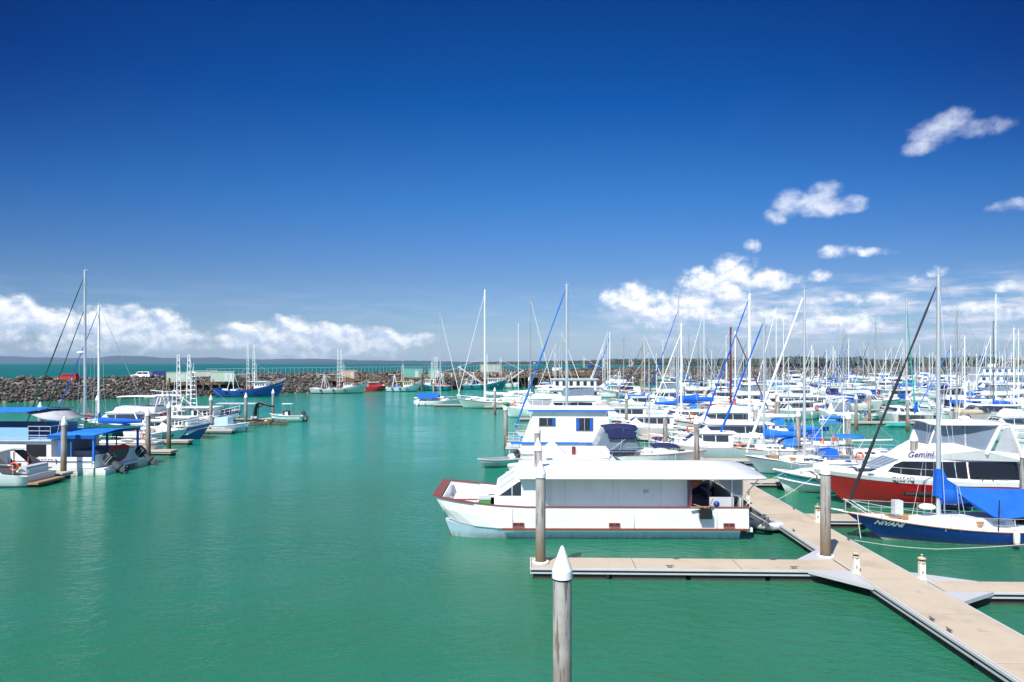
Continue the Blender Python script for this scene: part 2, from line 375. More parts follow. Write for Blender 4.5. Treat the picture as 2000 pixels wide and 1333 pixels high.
for i in range(23000):
    s=random.uniform(1.6,9.6) if i%5 else random.uniform(2.2,4.5)
    t=random.random(); d=math.hypot(*bw_at(s)); r=random.choice([random.uniform(.18,.34),random.uniform(.28,.46),random.uniform(.3,.68)])*(1+max(0,d-200)/400)
    off=t*8.8; z=-.1+t*(cr(s)-.1); p=bwp(s,off+random.uniform(-.3,.3),z+random.uniform(-.1,.35)); items.append((*p,r))
for i in range(1500):
    s=random.uniform(2,9.5); p=bwp(s,random.uniform(16.5,19),cr(s)+random.uniform(-.25,.25)); items.append((*p,random.uniform(.4,.95)))
for i in range(40):
    p=bwp(random.uniform(2.9,3.25),random.uniform(17,20),cr(3)+random.uniform(0,.6)); items.append((*p,random.uniform(.6,1.0)))
tag(rockmesh('boulders',items),'grey and brown quarry rocks piled on the slope of the breakwater','boulders',kind='stuff')

# far shore: low land with a strip of wood, and blue ridges beyond the sea on the left
def shore_d(px):  # distance of the shoreline as it recedes to the left
    return 1030 if px>1650 else 1030+ (1650-px)**2*.0078
m,nt,b=newmat('shore'); g=nt.add('ShaderNodeNewGeometry').outputs['Position']
nt.l.new(nt.mix(nt.ss(nt.noise(nt.mapping(g,sc_=(.3,1,1)),.02,5),.4,.6),(.20,.16,.10),(.09,.11,.045)),b.inputs['Base Color']); b.inputs['Roughness'].default_value=.95; MATS['shore']=m
mb=MB(); rows=[]
pxs=list(range(820,3000,40))
for px in pxs:
    d=shore_d(px); tp=min(1,max(0,(px-860)/260)); rows.append([((px-CX)*dd/F,dd,z) for dd,z in((d,-.3),(d+14,.9),(d+60,.9+1.3*tp),(d+360,.9+7*min(1.5,d/1030)*tp),(d+1500,.9+8*min(1.5,d/1030)*tp))])
n=5; mb.add([p for r in rows for p in r],[(i*n+j,(i+1)*n+j,(i+1)*n+j+1,i*n+j+1) for i in range(len(rows)-1) for j in range(n-1)])
o=mb.build('shore','shore'); struct(o)
m,nt,b=newmat('foliage'); g=nt.add('ShaderNodeNewGeometry'); isl=g.outputs['Random Per Island']
c=nt.ramp(isl,[(0,(.032,.046,.022)),(.5,(.058,.074,.034)),(1,(.10,.112,.055))]); nt.l.new(c,b.inputs['Base Color']); b.inputs['Roughness'].default_value=.9; MATS['foliage']=m
V=[];Fc=[];k=0
for i in range(8000):
    px=random.uniform(870,2300); d0=shore_d(px); row=random.random()
    d=d0+20+row*row*330; tap=min(1,max(.12,(px-860)/260)); base=1.2+ (d-d0)*.024*min(1.5,d0/1030)*tap; hh=random.uniform(6,9.5)*(1+.16*math.sin(px*.021)+.12*math.sin(px*.053+1))*(1+d0/9000)
    hh*=.45+.55*tap
    x=(px-CX)*d/F; w_=hh*random.uniform(.5,.9)
    tri=18; pts=np.random.normal(0,1,(tri,3)); pts/=np.linalg.norm(pts,axis=1)[:,None]; pts*=np.random.uniform(.55,1,(tri,1))
    cen=pts*np.array([w_,w_,hh*.48])+np.array([x,d,base+hh*.52])
    o1=np.random.normal(0,1,(tri,3,3))*np.array([hh*.24,hh*.24,hh*.17])
    vv=(cen[:,None,:]+o1).reshape(-1,3); V.append(vv); Fc.append(np.arange(tri*3).reshape(-1,3)+k); k+=tri*3
V=np.vstack(V);Fc=np.vstack(Fc); V[:,2]=np.maximum(V[:,2],.6)
me=bpy.data.meshes.new('wood'); me.vertices.add(len(V)); me.vertices.foreach_set('co',V.ravel()); me.loops.add(Fc.size); me.loops.foreach_set('vertex_index',Fc.ravel().astype(np.int32))
me.polygons.add(len(Fc)); me.polygons.foreach_set('loop_start',np.arange(0,Fc.size,3,dtype=np.int32)); me.update(calc_edges=True); me.materials.append(M('foliage'))
o=bpy.data.objects.new('forest',me); COL.objects.link(o); tag(o,'low dark green wood along the far shore across the water','forest',kind='stuff')
def ridge(name,x0,x1,d,pts,depth,mat):
    mb=MB(); n=90; rows=[]
    for i in range(n+1):
        px=x0+(x1-x0)*i/n
        y=np.interp(px,[p[0] for p in pts],[p[1] for p in pts]); h=max(0,(HY-y))*d/F+ (H if y<HY else 0)
        h=h*(1+.05*math.sin(i*1.7)+.04*math.sin(i*.7+1)); h=max(h,0)
        rows.append([((px-CX)*dd/F,dd,z) for dd,z in((d-depth*.5,-4),(d-depth*.3,h*.35),(d-depth*.12,h*.8),(d,h),(d+depth*.5,0))])
    mb.add([p for r in rows for p in r],[(i*5+j,(i+1)*5+j,(i+1)*5+j+1,i*5+j+1) for i in range(n) for j in range(4)],0,True)
    o=mb.build(name,mat); struct(o)
paint('hill',(.022,.040,.05),.95,.1,scale=.002)  # bluish ground colour, distance haze partly painted in
ridge('hills',-700,880,11000,[(-700,700),(-200,694),(0,695),(90,699),(170,700),(215,696),(255,695.5),(320,699),(420,699),(470,701.5),(530,702),(600,701.5),(640,701),(700,704),(740,704.5),(800,706.5),(880,709)],2500,'hill')
ridge('hills',560,960,7500,[(560,709),(640,707),(700,706.5),(780,704.8),(830,705),(900,707),(960,709)],1200,'hill')

# ---------------- docks
m,nt,b=newmat('concrete'); g=nt.add('ShaderNodeNewGeometry').outputs['Position']
f=nt.noise(g,.9,6,.7); c=nt.mix(f,(.40,.325,.235),(.52,.43,.325)); c=nt.mix(nt.m('MULTIPLY',nt.ss(nt.noise(g,.35,5,.7),.45,.7),.55),c,(.30,.235,.17)); c=nt.mix(nt.ss(nt.noise(g,1.7,5,.75),.60,.74,0,.5),c,(.20,.15,.105))
vs_=nt.add('ShaderNodeTexVoronoi'); vs_.inputs['Scale'].default_value=1.3; nt.l.new(g,vs_.inputs['Vector'])
c=nt.mix(nt.ss(vs_.outputs[0],.07,.03,0,.5),c,(.14,.10,.08)); c=nt.mix(nt.ss(nt.noise(g,14,3,.7),.5,.8,0,.3),c,(.30,.25,.20))
nt.l.new(c,b.inputs['Base Color']); b.inputs['Roughness'].default_value=.85; MATS['concrete']=m
m,nt,b=newmat('algae'); g=nt.add('ShaderNodeNewGeometry').outputs['Position']; sp=nt.add('ShaderNodeSeparateXYZ'); nt.l.new(g,sp.inputs[0])
c=nt.mix(nt.ss(sp.outputs[2],.10,.02),(.035,.036,.038),(.10,.10,.04)); c=nt.mix(nt.noise(g,6,4,.7),c,(.015,.016,.016)); nt.l.new(c,b.inputs['Base Color']); b.inputs['Roughness'].default_value=.8; MATS['algae']=m
DZ=.5; DOCKN=[0]
def dock(u0,u1,v0,v1,seg=3.0,near=True,fname='floating_dock',tip=None):
    """slab in marina coordinates with panels (joints), white fender strips and dark floats; one object with parts"""
    r=root(fname)
    top=MB(); fl=MB(); st=MB()
    du=u1-u0; dv=v1-v0; along=du>dv; Lg=du if along else dv; n=max(1,round(Lg/seg)); g_=.018
    for i in range(n):
        a=i*Lg/n; b_=(i+1)*Lg/n
        if along: top.box(u0+a+g_,u0+b_-g_,v0,v1,DZ-.16,DZ)
        else: top.box(u0,u1,v0+a+g_,v0+b_-g_,DZ-.16,DZ)
    for a,b_,c_,d_ in((u0-.05,u1+.05,v0-.05,v0),(u0-.05,u1+.05,v1,v1+.05),(u0-.05,u0,v0,v1),(u1,u1+.05,v0,v1)): st.box(a,b_,c_,d_,DZ-.10,DZ-.022)
    st.box(u0-.04,u1+.04,v0-.04,v1+.04,DZ-.25,DZ-.19)
    k=max(1,round(Lg/3.0))
    for i in range(k):
        a=i*Lg/k+.1; b_=(i+1)*Lg/k-.1
        if along: fl.box(u0+a,u0+b_,v0+.06,v1-.06,-.3,DZ-.16)
        else: fl.box(u0+.06,u1-.06,v0+a,v0+b_,-.3,DZ-.16)
    top.build('deck_panels','concrete',r); st.build('fender_strip','ltgrey',r); fl.build('floats','algae',r)
    fr=MB(); fr.box(u0-.02,u1+.02,v0-.02,v1+.02,DZ-.19,DZ-.10); fr.build('frame','black',r)
    x,y=0,0; r.rotation_euler=(0,0,TILT); return r
def gusset(r,poly):
    mb=MB(); mb.prism(poly,DZ-.14,DZ-.004); mb.build('gusset','plate',r)
# piles
m,nt,b=newmat('pile'); g=nt.add('ShaderNodeNewGeometry').outputs['Position']; ob=nt.add('ShaderNodeTexCoord').outputs['Object']; sp=nt.add('ShaderNodeSeparateXYZ'); nt.l.new(ob,sp.inputs[0])
streak=nt.noise(nt.mapping(g,sc_=(1,1,.07)),9,5,.7); c=nt.mix(nt.ss(nt.noise(g,2,5,.6),.3,.7),(.40,.385,.36),(.30,.275,.245))
c=nt.mix(nt.ss(streak,.50,.62,0,.85),c,(.10,.068,.045)); c=nt.mix(nt.ss(nt.m('ADD',sp.outputs[2],nt.m('MULTIPLY',streak,1.8)),3.7,1.6),c,(.16,.115,.065)); c=nt.mix(nt.ss(sp.outputs[2],.9,.3),c,(.055,.05,.03))
nt.l.new(c,b.inputs['Base Color']); b.inputs['Roughness'].default_value=.85; MATS['pile']=m
def make_pile():
    r=root('mooring_pile'); mb=MB(); mb.lathe([(.205,-1.2),(.205,4.02)],n=28); mb.build('post','pile',r)
    c=MB(); c.cone_stack([(.212,4.0),(.224,4.0),(.224,4.17),(.05,4.64),(.025,4.69),(.0,4.70)],n=28); c.build('cone_cap','white',r)
    k=MB(); k.lathe([(.207,3.965),(.214,3.965),(.214,4.0)],n=28); k.build('band','navycloth',r); return r
PILE=make_pile(); PUSED=[False]
def pile(x,y,label,zoff=0,collar=False,s=1):
    p=PILE if not PUSED[0] else dup(PILE); PUSED[0]=True
    put(p,x,y,random.uniform(0,6),zoff+(random.uniform(-.1,.1) if y>30 else 0),*((random.gauss(0,.008),random.gauss(0,.008)) if y>30 else (0,0))); 
    tag(p,label,'mooring pile','white capped mooring piles in the marina'); return p
# ---------------- boat builders (local: +X bow, z=0 waterline)
def lerp(a,b,t): return a+(b-a)*t
class Hull:
    def __init__(s,L,B,fb=1.0,bow=1.4,stern=None,draft=.35,rake=1.3,srake=.3,trans=.75,mid=.45,q=2.2,kmid=.18,kbow=.42,nose=.03):
        s.L=L;s.B=B;s.fb=fb;s.bow=bow;s.st=fb if stern is None else stern;s.dr=draft;s.rake=rake;s.sr=srake;s.tr=trans;s.mid=mid;s.q=q;s.km=kmid;s.kb=kbow;s.nose=nose
    def zs(s,t): return s.fb+(s.bow-s.fb)*max(0,(t-.3)/.7)**1.8+(s.st-s.fb)*max(0,(.3-t)/.3)**2
    def bd(s,t):
        w=s.tr+(1-s.tr)*math.sin(PI/2*t/s.mid) if t<s.mid else max(s.nose,1-((t-s.mid)/(1-s.mid))**s.q)
        return s.B/2*w
    def P(s,t,z):
        zs=s.zs(t); k=min(1,max(0,(z+s.dr)/(zs+s.dr))); e=lerp(s.km,s.kb,max(0,(t-.35)/.65)**1.5)
        g=k**e
        x=lerp(-s.L/2+s.sr+(s.L-s.sr-s.rake)*t,-s.L/2+s.L*t,k); return x,s.bd(t)*g
    def y_at(s,x,z):
        lo,hi=0,1
        for _ in range(30):
            mi=(lo+hi)/2
            if s.P(mi,z)[0]<x: lo=mi
            else: hi=mi
        return s.P(lo,z)[1]
    def deckz(s,x): t=min(1,max(0,(x+s.L/2)/s.L)); return s.zs(t)
    def deckw(s,x): t=min(1,max(0,(x+s.L/2)/s.L)); return s.bd(t)
    def mesh(s,bands,n=16,off=0):
        """bands: list of (zfun or z, material idx above)"""
        mb=MB(); lv=[b[0] for b in bands]; full=[];mi=[]
        for i,(z,m_) in enumerate(bands): full.append(z); mi.append(m_)
        nr=len(full); vs=[]
        ts=[1-(1-i/n)**1.25 for i in range(n+1)]
        for t in ts:
            zz=s.zs(t); zl=[]
            for z in full:
                zl.append(z(zz) if callable(z) else min(z,zz))
            for side in(1,-1):
                for z in zl:
                    x,y=s.P(t,z); vs.append((x,side*(y+off),z))
        fs=[];fm=[]; k=2*nr
        for i in range(n):
            for j in range(nr-1):
                a=i*k+j; fs.append((a,a+k,a+k+1,a+1)); fm.append(mi[j])
                a+=nr; fs.append((a,a+1,a+k+1,a+k)); fm.append(mi[j])
        for f,m_ in zip(fs,fm): pass
        mb.v=vs; mb.f=list(fs); mb.m=list(fm); mb.s=[True]*len(fs)
        for j in range(nr-1): mb.f.append((j,j+1,nr+j+1,nr+j)); mb.m.append(mi[j]); mb.s.append(False)
        return mb
    def deck(s,n=12,drop=.03,inset=.02,x0=None,x1=None,mi=0,crown=.06):
        mb=MB(); rows=[]
        for i in range(n+1):
            t=i/n; x=-s.L/2+s.L*t; w=max(.01,s.bd(t)-inset); z=s.zs(t)-drop; rows.append([(x,-w,z),(x,-w*.5,z+crown*.7),(x,0,z+crown),(x,w*.5,z+crown*.7),(x,w,z)])
        mb.add([p for r in rows for p in r],[(i*5+j,(i+1)*5+j,(i+1)*5+j+1,i*5+j+1) for i in range(n) for j in range(4)],mi,True); return mb
    def rail(s,h,t0,t1,n=8,inset=.08,z=None): return [[( -s.L/2+s.L*t, sd*max(.02,s.bd(t)-inset), s.zs(t)+h) for t in [t0+(t1-t0)*i/n for i in range(n+1)]] for sd in(1,-1)]
def bands(boot=.1,stripe=None):
    b=[(-9,0),(-.35,0),(-.02,0),(boot,1)]
    b=[(-.34,0),(-.02,0),(boot,1),(lambda z:boot+(z-boot)*.4,1)]
    if stripe: b+=[(lambda z:z-stripe[0],2),(lambda z:z-stripe[1],1)]
    else: b+=[(lambda z:boot+(z-boot)*.75,1)]
    b+=[(lambda z:z,1)]; return b
class House:
    def __init__(s,wb,wt,zb,zt,taper=0,x1=0,L=1): s.a=(wb,wt,zb,zt,taper,x1,L)
    def w(s,x,z):
        wb,wt,zb,zt,tp,x1,L=s.a; w=lerp(wb,wt,(z-zb)/(zt-zb)); k=max(0,min(1,1-(x1-x)/L)); return max(.02,w*(1-tp*k))
    def solid(s,prof,mb=None,mi=0):
        mb=mb or MB(); n=len(prof); vs=[(x,s.w(x,z),z) for x,z in prof]+[(x,-s.w(x,z),z) for x,z in prof]
        return mb.add(vs,[tuple(range(n-1,-1,-1)),tuple(range(n,2*n))]+[(i,(i+1)%n,n+(i+1)%n,n+i) for i in range(n)],mi)
    def side(s,mb,poly,mi=0,off=.012,sides=(1,-1)):
        for sd in sides:
            vs=[(x,sd*(s.w(x,z)+off),z) for x,z in poly]+[(x,sd*(s.w(x,z)-.02),z) for x,z in poly]; n=len(poly)
            mb.add(vs,[tuple(range(n)),]+[(i,(i+1)%n,n+(i+1)%n,n+i) for i in range(n)],mi)
        return mb
    def front(s,mb,A,B,t0=.15,t1=.85,panes=2,gap=.08,mi=0,off=.014,edge=.1):
        dx,dz=B[0]-A[0],B[1]-A[1]; L=math.hypot(dx,dz); nx,nz=dz/L*off,-dx/L*off
        if nx<0 and B[0]<A[0]: nx,nz=-nx,-nz
        if nz<0: nx,nz=-nx,-nz
        for i in range(panes):
            q=[]
            for t,side in((t0,0),(t0,1),(t1,1),(t1,0)):
                x=A[0]+dx*t; z=A[1]+dz*t; w=s.w(x,z)-edge
                f0=-1+2*i/panes+gap/2; f1=-1+2*(i+1)/panes-gap/2; q.append((x+nx,w*(f1 if side else f0),z+nz))
            mb.add(q,[(0,1,2,3)],mi)
        return mb
def rails(r,hl,t0,t1,h=.6,rad=.014,nst=5,name='guard_rail',mat='steel',mids=1,closed=True,n=6):
    mb=MB(); a,b=hl.rail(h,t0,t1,nst,.08)
    if closed and t1>.97: mb.tube(a+[(hl.L/2+.12,0,hl.zs(1)+h)]+b[::-1],rad,n)
    else: mb.tube(a,rad,n); mb.tube(b,rad,n)
    for k in range(mids):
        c,d=hl.rail(h*(k+1)/(mids+1),t0,t1,nst,.08); mb.tube(c,rad*.6,4); mb.tube(d,rad*.6,4)
    for l in (a,b):
        for p in l: mb.tube([(p[0],p[1],p[2]-h-.03),p],rad,n if n<6 else 5)
    return mb.build(name,mat,r)
def canopy(mb,x0,x1,w,z,rise=.14,fr=True,drop=.12,mi=0,nx=4,slope=0,th=.02):
    rows=[]
    for i in range(nx+1):
        u=i/nx; x=lerp(x0,x1,u); zz=z-drop*(2*u-1)**2*.6+slope*(u-.5)
        rows.append([(x,w*v,zz+rise*(1-v*v)) for v in(-1,-.6,-.2,.2,.6,1)])
    mb.sheet(rows,th,mi,True)
def cloth_cover(mb,x0,x1,y,z0,z1,r0,r1,n=8,mi=0,lump=.0,seed=0):
    rnd=random.Random(seed); path=[];rr=[]
    for i in range(n+1):
        u=i/n; path.append((lerp(x0,x1,u),y,lerp(z0,z1,u)+math.sin(u*PI)*-.04)); rr.append(lerp(r0,r1,u)*(1+lump*(rnd.random()-.5)))
    mb.tube(path,rr,8,mi,True,1.45)
def cowl(m):
    prof=[(.08,.20,.15,-.06),(.12,.33,.21,-.08),(.22,.37,.235,-.08),(.40,.39,.25,-.10),(.60,.37,.24,-.13),(.76,.30,.20,-.16),(.84,.18,.12,-.17),(.86,.02,.02,-.17)]; vs=[];fs=[];nu=16
    for z,a,b_,cx in prof:
        for k in range(nu):
            q=2*PI*k/nu; ca,sa=math.cos(q),math.sin(q); vs.append((cx+a*math.copysign(abs(ca)**.6,ca),b_*math.copysign(abs(sa)**.6,sa),z))
    for i in range(len(prof)-1):
        for k in range(nu): fs.append((i*nu+k,i*nu+(k+1)%nu,(i+1)*nu+(k+1)%nu,(i+1)*nu+k))
    m.add(vs,fs,0,True)
def outboard(parent,x,y,z,s=1.0,tilt=.9,col='black',name='outboard_motor',sw=0):
    r=MB(); 
    def tr(pts):
        o=[]
        for px,py,pz in pts:
            X=px*math.cos(tilt)+pz*math.sin(tilt)*1.0; Zq=-px*math.sin(tilt)+pz*math.cos(tilt)
            o.append((x+X*s,y+py*s,z+Zq*s))
        return o
    m=MB(); cowl(m); m.box(-.36,.1,-.2,.2,.10,.24); r.add(tr(m.v),m.f,0,True)
    o1=r.build(name,col,parent)
    m=MB(); m.box(-.30,.0,-.12,.12,-.55,.14); m.box(-.36,-.02,-.06,.06,-1.0,-.5); m.box(-.5,.02,-.13,.13,-.62,-.58); m.lathe([(.03,-.52),(.075,-.4),(.08,-.1),(.02,.06)],(0,0,-.82),8,0,True,'x'); m.box(-.22,-.06,-.012,.012,-1.16,-.98); k=MB(); k.add(tr(m.v),m.f,0,False); k.build('drive_leg','dkgrey' if col=='black' else col,o1)
    m=MB(); 
    for q in range(3):
        a=q*2.094; m.add([(-.53,.03*math.cos(a),-.82+.03*math.sin(a)),(-.55,.19*math.cos(a-.35),-.82+.19*math.sin(a-.35)),(-.50,.19*math.cos(a+.4),-.82+.19*math.sin(a+.4))],[(0,1,2),(2,1,0)])
    k=MB(); k.add(tr(m.v),m.f); k.build('propeller','steel',o1)
    m=MB(); m.box(-.45,.29,-.246,.246,.27,.30); m.box(-.47,.27,-.249,.249,.45,.47); k=MB(); k.add(tr(m.v),m.f); k.build('trim_stripe','ltgrey',o1)
    return o1
def lifering(parent,c,axis='y',col='orange',R_=.28):
    m=MB(); m.ring(c,R_,.065,axis,16,7); return m.build('life_ring',col,parent)
def wires(mb,mx,Hm,L2,bowz,sternz,hw,dz,lod,rad,sps):
    mb.tube([(-L2+.1,0,sternz),(mx,0,Hm)],rad,3)
    for sd in(1,-1):
        tip=[(mx,sd*hw*.55*(1 if k==0 else .8),z) for k,z in enumerate(sps)]
        pts=[(mx-.15,sd*hw,dz)]+[t for t in tip]+[(mx,0,Hm*.985)]; mb.tube(pts,rad,3)
        if sps: mb.tube([(mx-.5,sd*hw,dz),(mx,0,sps[0])],rad,3)
        if lod<1 and sps: mb.tube([(mx+.5,sd*hw*.96,dz),(mx,0,sps[0])],rad,3)
CN=[0]
def clutter(r,hl,x0,x1,z,lod,n=9):
    CN[0]+=1; rn=random.Random(CN[0]*17); m=MB()
    for i in range(n if lod<2 else n-3):
        x=rn.uniform(x0,x1); w=max(.1,hl.deckw(x)-.25); y=rn.choice((-1,1))*rn.uniform(.35,1)*w; s=rn.uniform(.1,.28); zz=z(x)-.05; k=rn.randrange(7)
        if rn.random()<.45: m.box(x-s*1.3,x+s*1.3,y-s*.7,y+s*.7,zz,zz+rn.uniform(.15,.42),k,rz=rn.uniform(0,.6))
        elif rn.random()<.5: m.tube([(x-s*2.2,y,zz+.3),(x,y+.1,zz+.36),(x+s*2.2,y,zz+.3)],rn.uniform(.06,.13),5,k)
        else: m.tube([(x,y,zz),(x+rn.uniform(-.1,.1),y,zz+rn.uniform(.6,1.6))],.03,3,k)
    if rn.random()<.22: x=rn.uniform(x0,x0+1.2); m.ring((x,hl.deckw(x)-.1,z(x)+.6),.27,.07,'y',10,4,3)
    m.build('deck_gear',['dkgrey','navycloth','teak','orange','blue','ltgrey','black'],r)
def yacht(L=11,B=3.4,Hm=14,hull='white',boot='navy',stripe=None,deck='offwhite',cover='blue',furl='blue',mast='alu',fb=1.0,bow=1.35,stern=1.0,lod=1,mx=.07,
          boom=.40,bim=None,dodger=None,mizzen=0,miz_cover=None,rake=1.5,trans=.7,name='sailing_yacht',furlr=.075,furltop=.96,windows='glass',radar=0,ring=0,cabh=.38,wind=0,solar=0,dinghy=0,lump=.35,sprd=None,mastr=None,awning=None,cat=0,kbow=.42,inner=None,furlbot=None,mastcolr=None,wheel=1,hatch=1,fend=1):
    r=root(name); hl=Hull(L,B,fb,bow,stern,rake=rake,trans=trans,kbow=kbow); mxx=mx*L; n=(18,12,8)[lod]
    mats=[boot,hull]+([stripe] if stripe else [])
    hl.mesh(bands(.12,(.26,.14) if stripe else None),n).build('hull',mats,r)
    hl.deck((14,8,5)[lod]).build('deck',deck,r)
    if lod<1: 
        m=MB(); [m.tube(p,.028,5) for p in hl.rail(.0,0,1,16,0)]; m.build('toe_rail','teak' if hull in('navy','white') else 'white',r)
    # cabin trunk
    x0,x1=-.16*L,.24*L; zb=hl.deckz(.0)-.03; zt=zb+cabh
    hs=House(B*.32,B*.26,zb,zt,.55,x1,L*.38)
    hs.solid([(x0,zb),(x1,zb+.02),(x1-.5,zt-.08),(x1-1.2,zt),(x0+.2,zt+.03)]).build('cabin','white' if deck!='cream' else 'cream',r)
    wm=MB()
    k=3 if lod<2 else 1
    for i in range(k):
        a=lerp(x0+.5,x1-1.6,i/k); b_=lerp(x0+.5,x1-1.6,(i+.72 if k>1 else 1)/k)
        hs.side(wm,[(a,zb+cabh*.32),(b_,zb+cabh*.32),(b_,zb+cabh*.78),(a+.06,zb+cabh*.8)])
    wm.build('cabin_window',windows,r)
    # cockpit coamings and sole
    cm=MB(); cx0,cx1=-.43*L,x0+.02
    for sd in(1,-1): cm.box(cx0,cx1,sd*B*.27-.12,sd*B*.27+.12,zb-.05,zb+.22)
    cm.box(cx0-.15,cx0,-B*.27-.12,B*.27+.12,zb-.05,zb+.2); cm.build('coaming','white',r)
    if lod<2:
        m=MB(); m.box(cx0,cx1,-B*.27+.12,B*.27-.12,zb-.02,zb+.055); m.build('cockpit','teak' if lod<1 else 'ltgrey',r)
        if hatch: m=MB(); m.box(x1+.3,x1+.85,-.28,.28,zb+.06,zb+.16+ (hl.deckz(x1+.5)-zb)); m.build('hatch','glass' ,r)
    clutter(r,hl,-L*.45,L*.3,hl.deckz,lod,10)
    # spars
    mr=mastr or (.075+.0035*Hm)*(1.0 if lod==2 else 1)
    m=MB(); m.tube([(mxx,0,zt-.02),(mxx-.0,0,Hm)],[mr,mr*.82],8 if lod<2 else 5)
    if lod<2: m.box(mxx-.25,mxx+.12,-.02,.02,Hm-.03,Hm+.03); m.tube([(mxx,0,Hm),(mxx,0,Hm+.4)],.015,3)
    sps=sprd if sprd is not None else ([Hm*.52] if Hm<13 else [Hm*.38,Hm*.68])
    for z in sps: m.tube([(mxx-.1,-B*.29,z+.04),(mxx,0,z-.03),(mxx-.1,B*.29,z+.04)],.026 if lod<2 else .035,4)
    mo=m.build('mast',mast,r)
    if lod<2 and radar: m=MB(); m.lathe([(0,-.12),(.3,-.1),(.32,.02),(.2,.12),(0,.13)],(mxx+.42,0,Hm*radar),12); m.box(mxx,mxx+.4,-.04,.04,Hm*radar-.16,Hm*radar-.12); m.build('radar_dome','white',mo)
    bl=boom*L; bz=zt+.75
    m=MB(); m.tube([(mxx-.1,0,bz),(mxx-bl,0,bz+.08)],.07,6); m.build('boom',mast,r)
    if cover:
        m=MB(); cloth_cover(m,mxx-.05,mxx-bl,0,bz+.24,bz+.17,.27,.13,7,lump=lump,seed=int(L*100+Hm*10))
        m.tube([(mxx-.1,0,bz+.15),(mxx-.02,0,bz+1.1)],[.24,.12],6); m.build('sail_cover',cover,r)
    fb_=hl.zs(1)+.45
    if furl:
        m=MB(); A=Vector((L/2-.15,0,fb_)) if furlbot is None else Vector(furlbot); Bv=Vector((mxx+.12,0,Hm*furltop)); k=9 if lod<1 else 4; rr=[]
        for i in range(k+1): u=i/k; rr.append(furlr*(1.25-.65*u)*(1+.25*((i*7)%3-1)*(lod<1))*(1.1 if lod==2 else 1))
        m.tube([A.lerp(Bv,i/k) for i in range(k+1)],rr,6 if lod<2 else 4); m.lathe([(.13,-.1),(.13,.08)],(A.x,0,A.z-.12),8); m.build('furled_sail',furl,r)
    if inner:
        m=MB(); m.tube([(L/2-L*.12,0,fb_-.2),(mxx+.1,0,Hm*.78)],[furlr,furlr*.6],5); m.build('furled_staysail',inner,r)
    m=MB(); rad=(.010,.016,.019)[lod]; wires(m,mxx,Hm,L/2,fb_,hl.st+.0,B*.46,zb,lod,rad,sps)
    if not furl: m.tube([(L/2-.1,0,fb_-.3),(mxx,0,Hm)],rad,3)
    m.build('rigging','steel' if lod<2 else 'grey',r)
    if lod<2: rails(r,hl,.02,1.0,.62,.014 if lod<1 else .017,8 if lod<1 else 5,mids=1,n=5 if lod<1 else 3)
    if lod<2 and fend:
        m=MB(); m.lathe([(.07,0),(.1,.05),(.1,.5),(.07,.55)],(0,B/2+.04,max(.22,hl.fb-.65)),8); m.lathe([(.07,0),(.1,.05),(.1,.5),(.07,.55)],(-L*.25,-B/2-.02,max(.22,hl.fb-.65)),8); m.build('fender','white',r)
    if dodger:
        d=House(B*.3,B*.24,zt-.1,zt+.55); m=MB(); d.solid([(x0-.5,zt-.05),(x0+.75,zt-.05),(x0+.25,zt+.5),(x0-.5,zt+.6)],m); m.build('spray_hood',dodger,r)
        m=MB(); d.front(m,(x0+.75,zt-.05),(x0+.25,zt+.5),.2,.8,3); m.build('hood_window','clear',r)
    if bim:
        m=MB(); canopy(m,cx0+.1,x0-.55,B*.34,zb+1.95,.16); m.build('bimini',bim,r)
        m=MB()
        for sd in(1,-1):
            for xx in(cx0+.2,(cx0+x0)/2,x0-.6): m.tube([((cx0+x0)/2-.1,sd*B*.36,zb+.2),(xx,sd*B*.34,zb+1.9)],.016,4)
        m.build('bimini_frame','steel',r)
    if awning:
        m=MB(); x_a,x_b=mxx-.25,mxx-bl-.6; rows=[]
        for i in range(6):
            u=i/5; x=lerp(x_a,x_b,u); rows.append([(x,-B*.52,bz-.55),(x,-B*.26,bz-.02),(x,0,bz+.5-.12*math.sin(u*PI)),(x,B*.26,bz-.02),(x,B*.52,bz-.55)])
        m.sheet(rows,.02,0); m.build('awning',awning,r)
    if lod<2 and wheel: m=MB(); m.ring((cx0+.7,0,zb+.75),.45,.025,'x',16,4); m.box(cx0+.62,cx0+.8,-.1,.1,zb,zb+.8); m.build('steering_wheel','steel',r)
    if wind: m=MB(); m.tube([(cx0,B*.3,zb),(cx0,B*.3,zb+2.6)],.03,5); m.ring((cx0+.05,B*.3,zb+2.7),.42,.03,'x',14,4); m.tube([(cx0-.4,B*.3,zb+2.7),(cx0+.25,B*.3,zb+2.7)],.07,6); m.build('wind_generator','white',r)
    if ring: lifering(r,(cx0,B*.3,zb+.75),'x','orange')
    if dinghy: m=MB(); m.blob((x1+.9,0,zb+.42),1.3,.7,.3); m.build('stowed_dinghy',dinghy,r)
    if mizzen:
        zx=-.34*L; m=MB(); m.tube([(zx,0,zb),(zx,0,mizzen)],[.085,.07],7); m.tube([(zx-.1,-B*.2,mizzen*.6),(zx,0,mizzen*.59),(zx-.1,B*.2,mizzen*.6)],.02,4); m.tube([(zx,0,bz+.2),(zx-.2*L,0,bz+.25)],.05,5); m.build('mizzen_mast',mast,r)
        m=MB(); cloth_cover(m,zx,zx-.2*L,0,bz+.36,bz+.33,.17,.1,5,seed=3); m.build('mizzen_cover',miz_cover or cover or 'white',r)
        m=MB(); [m.tube([(zx,sd*B*.4,zb),(zx,0,mizzen)],rad,3) for sd in(1,-1)]; m.build('mizzen_rigging','steel',r)
    r['_L']=L; return r
